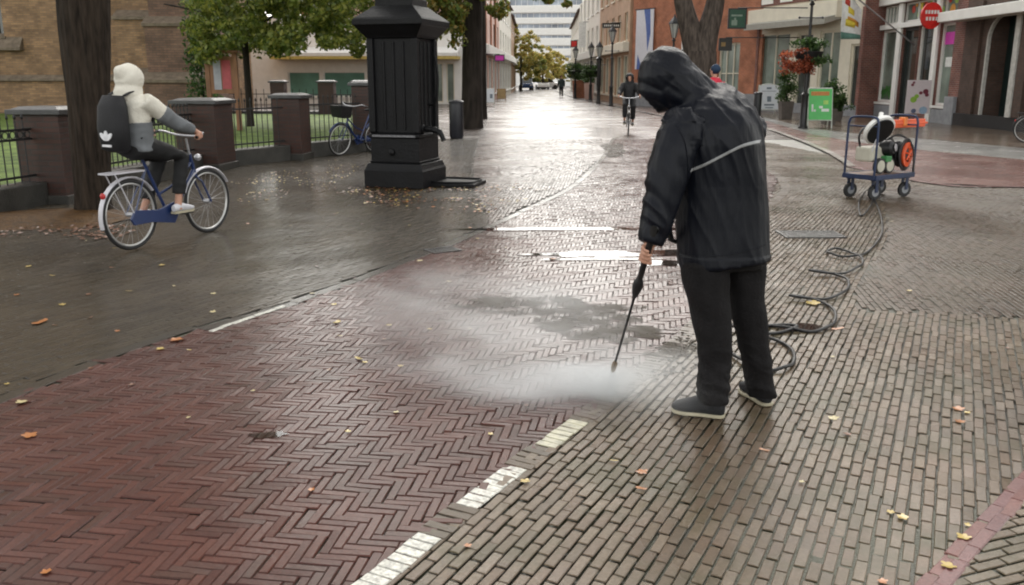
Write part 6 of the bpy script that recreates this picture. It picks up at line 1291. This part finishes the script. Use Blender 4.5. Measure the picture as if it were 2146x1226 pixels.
big = [(84, 678, 46, 1, 'large orange leaf on the dark pavement at the left'), (62, 914, 34, 1, 'orange leaf with raised edges at the lower left edge'), (46, 842, 26, 2, 'curled pale yellow leaf near the left edge'), (370, 712, 30, 1, 'orange brown leaf on the kerb line at the left'), (706, 678, 30, 0, 'yellow leaf on the red bricks, upper of the pair near the middle left'), (752, 754, 30, 0, 'yellow leaf left of the spray'), (1345, 990, 28, 1, 'upper of two orange brown leaves in front of the worker'), (1344, 1025, 26, 1, 'lower of two orange brown leaves in front of the worker'), (1286, 966, 20, 0, 'small golden leaf right of the worn white mark'), (1100, 1013, 24, 0, 'yellow leaf at the right end of the middle white mark'),
       (1703, 637, 32, 0, 'golden leaf under the hose loops'), (1602, 944, 24, 1, 'rust coloured leaf just below the worker\'s right shoe'), (1746, 878, 24, 2, 'pale leaf among the grey pavers'), (1776, 912, 18, 3, 'dark brown leaf right of the pale one on the grey pavers'), (2008, 860, 26, 1, 'upper rust leaf of the pair at the right'), (2012, 886, 24, 1, 'lower rust leaf of the pair at the right'), (2020, 1125, 32, 0, 'yellow leaf lying on the red curved band'), (1987, 1184, 34, 0, 'yellow leaf at the lower end of the red curved band'), (1892, 1083, 26, 0, 'golden leaf on grey pavers near the lower right, right of its pair'), (1866, 1072, 18, 0, 'smaller golden leaf left of its pair near the lower right'), (1850, 1216, 24, 1, 'orange leaf at the bottom edge right of centre'), (980, 1148, 20, 1, 'small orange leaf between two white marks'), (98, 1200, 26, 1, 'orange leaf near the bottom left corner'), (336, 731, 18, 0, 'round yellow leaf below the kerb line at the left'), (653, 1030, 16, 1, 'single orange leaf on the red bricks low left of centre'), (1755, 692, 30, 1, 'rust leaf at the rim of the small puddle')]
small = [(110, 578), (36, 620), (186, 618), (270, 610), (190, 667), (246, 694), (190, 772), (14, 805), (276, 805), (116, 684), (396, 733), (365, 600), (447, 617), (446, 655), (340, 555), (665, 560), (940, 592), (880, 548), (900, 690), (985, 688), (805, 712), (712, 706), (690, 778), (730, 908), (830, 868), (840, 770), (1028, 915), (395, 876), (530, 820), (1103, 852), (815, 683), (765, 762), (700, 450), (760, 470), (705, 448), (858, 472), (985, 478), (1000, 500), (1160, 545), (700, 640), (655, 618), (60, 560), (130, 640), (235, 560), (2075, 505), (1905, 610), (1868, 466), (2026, 868), (2110, 730), (1745, 752), (1680, 1010), (1560, 820), (560, 420), (640, 440), (520, 470), (610, 475), (820, 430), (1060, 520), (2028, 1100), (1610, 800), (240, 520), (180, 505), (60, 500), (25, 480)]
def put_leaf(px, py, wpx, mi, lb, gr=None):
    c = G(px, py); s_ = wpx*c.y*1.03/FPX; o = bpy.data.objects.new('fallen_leaf', protos[(mi, random.randrange(3))]); C.objects.link(o); o.location = (c.x, c.y, float(und(c.x, c.y)) + .005); o.scale = (s_, s_, s_)
    o.rotation_euler = (random.uniform(-.1, .1), random.uniform(-.1, .1), random.uniform(0, 6.28)); tag(o, lb, 'leaf', gr)
for px, py, wp, mi, lb in big: put_leaf(px, py, wp*1.05, mi, lb, 'fallen leaves')
names_ = ['small yellow leaf lying flat on the wet paving', 'small orange leaf lying flat on the wet paving', 'small pale leaf lying flat on the wet paving', 'small brown leaf lying flat on the wet paving']
for px, py in small:
    mi = random.choice([0, 0, 1, 2, 2, 3]); kb = np.interp(px, [0, 330, 600, 900, 1040], [838, 712, 642, 530, 470]); db = np.interp(px, [700, 893, 1180, 1400, 1560], [1285, 1130, 908, 735, 540])
    where = 'near the pump and fence' if py < 480 and px < 1100 else 'on the dark pavement below the cyclist' if py < kb and px < 300 else 'on the dark pavement between cyclist and pump' if py < kb and px < 1040 else 'among the right hand pavers' if px > 1560 or py > db else ('on red bricks far left of the spray' if px < 600 else 'on red bricks in or beside the spray')
    put_leaf(px, py, random.uniform(11, 16) if py > 520 else 9, mi, names_[mi].replace(' lying flat on the wet paving', '') + ' lying ' + where, 'small fallen leaves')
def litter(name, cnt, poly, s0, s1, mats_, label):
    xs = []; 
    lo_ = [min(p[i] for p in poly) for i in (0, 1)]; hi_ = [max(p[i] for p in poly) for i in (0, 1)]
    vs = []; fs = []; mi = []
    while len(fs) < cnt:
        x_, y_ = random.uniform(lo_[0], hi_[0]), random.uniform(lo_[1], hi_[1])
        if not inpoly([x_], [y_], poly)[0] or noise.noise(Vector((x_*1.1, y_*1.1, 3))) < -.25*random.random(): continue
        s_ = random.uniform(s0, s1); a = random.uniform(0, 6.28); z_ = float(und(x_, y_)) + .006 + random.uniform(0, .012); b_ = len(vs)
        for k, rr_ in enumerate((1, .6, .9, .55, 1, .6)): vs.append((x_ + s_*rr_*math.cos(a+k*PI/3), y_ + s_*rr_*math.sin(a+k*PI/3), z_ + random.uniform(0, .012)))
        fs.append(tuple(range(b_, b_+6))); mi.append(random.randrange(len(mats_)))
    me = bpy.data.meshes.new(name); me.from_pydata(vs, [], fs)
    for m_ in mats_: me.materials.append(m_)
    me.polygons.foreach_set('material_index', mi); o = bpy.data.objects.new(name, me); C.objects.link(o); tag(o, label, 'leaves', kind='stuff')
g2 = lambda l: [(G(*p).x, G(*p).y) for p in l]
litter('leaf_litter', 520, g2([(700, 405), (760, 385), (1000, 395), (1090, 380), (1190, 385), (1120, 415), (1020, 450), (900, 440), (720, 425)]), .012, .04, [lm_[3], lm_[3], lm_[3], lm_[1], lm_[0]], 'wet brown and yellow leaves strewn in front of the pump')
litter('leaf_litter', 260, g2([(0, 465), (150, 455), (300, 480), (240, 505), (0, 500)]), .012, .04, [lm_[3], lm_[3], lm_[3]], 'brown leaves trodden into the bare earth round the big tree')
litter('leaf_litter', 260, g2([(470, 385), (700, 335), (760, 345), (700, 400), (500, 430)]), .01, .03, [lm_[3], lm_[0]], 'scattered small leaves along the foot of the fence')
# wet lumps of moss and dirt loosened by the jet
m_dirt = mat('loose_dirt', (0.05, 0.035, 0.02), rough=.5, var=.5, scale=40, bump=.8, coat=.4)
mb = MB()
for k in range(150):
    px_ = random.gauss(1415, 36); py_ = 735 + (1425-px_)*.45 + random.gauss(0, 26); c = G(px_, py_); s_ = random.uniform(.004, .013); mb.ell((c.x, c.y, float(und(c.x, c.y))+s_*.3), (s_, s_*random.uniform(.6, 1), s_*.5), None, 6, 4)
tag(mb.build('loose_dirt', m_dirt), 'dark clumps of dirt washed out beside the worker\'s shoes', 'dirt', kind='stuff')
# ============================================================ SPRAY MIST
def mist(name, c, r, dens, seed, label, nscale, src, reach, stretch=(1, 1, 1), rz=0.0, thr=.3, pw_=2.0):
    """src: where the spray starts, in the cloud's own frame; it thins out over reach metres"""
    mb = MB(); mb.ell((0, 0, 0), (r[0], r[1], r[2]), None, 24, 14); m = bpy.data.materials.new(name); m.use_nodes = True; N, L = nodes_of(m); N.remove(N['Principled BSDF'])
    def mth(op, a, b_=None):
        n = N.new('ShaderNodeMath'); n.operation = op
        for i_, v in enumerate((a, b_)):
            if v is None: continue
            if isinstance(v, (int, float)): n.inputs[i_].default_value = v
            else: L.new(v, n.inputs[i_])
        return n.outputs[0]
    vo = N.new('ShaderNodeVolumePrincipled'); vo.inputs['Color'].default_value = (.95, .97, .98, 1); vo.inputs['Anisotropy'].default_value = .3
    tc = N.new('ShaderNodeTexCoord'); mp = N.new('ShaderNodeMapping'); mp.inputs['Scale'].default_value = tuple(1/v for v in r); L.new(tc.outputs['Object'], mp.inputs[0])
    ln = N.new('ShaderNodeVectorMath'); ln.operation = 'LENGTH'; L.new(mp.outputs[0], ln.inputs[0])
    fa = N.new('ShaderNodeMapRange'); fa.interpolation_type = 'SMOOTHSTEP'; fa.inputs[1].default_value = .55; fa.inputs[2].default_value = .98; fa.inputs[3].default_value = 1; fa.inputs[4].default_value = 0; L.new(ln.outputs['Value'], fa.inputs[0])
    ds = N.new('ShaderNodeVectorMath'); ds.operation = 'DISTANCE'; L.new(tc.outputs['Object'], ds.inputs[0]); ds.inputs[1].default_value = src
    fo_ = N.new('ShaderNodeMapRange'); fo_.inputs[1].default_value = 0; fo_.inputs[2].default_value = reach; fo_.inputs[3].default_value = 1; fo_.inputs[4].default_value = 0; L.new(ds.outputs['Value'], fo_.inputs[0])
    m2 = N.new('ShaderNodeMapping'); m2.inputs['Scale'].default_value = stretch; m2.inputs['Location'].default_value = (seed, 0, 0); L.new(tc.outputs['Object'], m2.inputs[0])
    nz = N.new('ShaderNodeTexNoise'); nz.inputs['Scale'].default_value = nscale; nz.inputs['Detail'].default_value = 3; nz.inputs['Distortion'].default_value = .8; L.new(m2.outputs[0], nz.inputs['Vector'])
    r2 = N.new('ShaderNodeMapRange'); r2.inputs[1].default_value = thr; r2.inputs[2].default_value = .75; r2.inputs[3].default_value = 0; r2.inputs[4].default_value = dens; L.new(nz.outputs[0], r2.inputs[0])
    L.new(mth('MULTIPLY', mth('MULTIPLY', fa.outputs[0], mth('POWER', fo_.outputs[0], pw_)), r2.outputs[0]), vo.inputs['Density']); L.new(vo.outputs[0], N['Material Output'].inputs['Volume'])
    o = mb.build(name, m); o.location = c; o.rotation_euler = (0, 0, rz); tag(o, label, 'spray', kind='stuff'); return o
jet = G(1280, 832)
def local(c, rz, p): v = Vector(p) - Vector(c); v.rotate(Matrix.Rotation(-rz, 3, 'Z')); return tuple(v)
c1 = (jet.x-.62, jet.y+.50, .20); mist('spray_mist', c1, (1.6, .80, .42), 3.8, 1.7, 'drifting cloud of fine water spray spreading left from the lance', 2.4, local(c1, -.62, (jet.x-.1, jet.y+.05, .04)), 2.3, stretch=(.5, 1.3, 1.8), rz=-.62, thr=.44, pw_=1.5)
c1 = (jet.x-.42, jet.y+.04, .07); mist('spray_mist', c1, (.78, .24, .11), 30, 5.2, 'bright white jet of spray skimming the bricks below the nozzle', 3.2, local(c1, .10, jet), .95, stretch=(.45, 1, 1), rz=.10, thr=.3, pw_=2.6)
c1 = (jet.x, jet.y+.01, .07); mist('spray_mist', c1, (.20, .17, .14), 12, 9.2, 'small white burst of spray where the jet hits the paving', 7, local(c1, 0, jet), .28, thr=.15, pw_=1.4)
m_drop = mat('water_drops', (.85, .88, .9), rough=.1, var=.02, trans=.4)
mb = MB()
for k in range(420):
    t = random.random()**1.6; a = PI + random.gauss(0, .55); d_ = .05 + t*.75; p = Vector((jet.x + math.cos(a)*d_, jet.y + math.sin(a)*d_*.6 + .03, .008 + random.random()**2*(.05 + .22*t))); s_ = random.uniform(.0009, .0022); mb.ell(p, (s_*1.8, s_, s_), None, 4, 3)
tag(mb.build('water_droplets', m_drop), 'tiny water droplets thrown off by the jet', 'droplets', kind='stuff')
fd = (jet - tip); fl_ = fd.length; c1 = tuple(tip + fd*.5)
o_ = mist('spray_mist', c1, (.035, .035, fl_*.62), 60, 3.3, 'narrow fan of water leaving the brass nozzle', 10, (0, 0, fl_*.5), fl_*1.3, thr=.1, pw_=.7); o_.rotation_euler = (-fd).to_track_quat('Z', 'Y').to_euler()
# muddy film washed ahead of the jet
m = bpy.data.materials.new('muddy_film'); m.use_nodes = True; N, L = nodes_of(m); b = N['Principled BSDF']; b.inputs['Base Color'].default_value = (.034, .022, .008, 1); b.inputs['Roughness'].default_value = .6; b.inputs['Specular IOR Level'].default_value = .08
g_n = N.new('ShaderNodeNewGeometry'); nz = N.new('ShaderNodeTexNoise'); nz.inputs['Scale'].default_value = 5; nz.inputs['Detail'].default_value = 7; nz.inputs['Roughness'].default_value = .7; L.new(g_n.outputs['Position'], nz.inputs['Vector']); rp = N.new('ShaderNodeMapRange'); rp.inputs[1].default_value = .40; rp.inputs[2].default_value = .52; rp.inputs[3].default_value = 0; rp.inputs[4].default_value = .85; L.new(nz.outputs[0], rp.inputs[0]); L.new(rp.outputs[0], b.inputs['Alpha'])
for px_, py_, rx_, ry_, rt_ in ((1175, 645, .62, .30, -.25), (1260, 690, .40, .26, -.5), (1415, 735, .22, .12, .8), (1285, 315, .25, 2.2, -.1)):
    c = G(px_, py_); blob_sheet('mud_film', (c.x, c.y), rx_, ry_, 0, m, rot=rt_, amp=.6, seed=px_, rings=14, follow=.0045)
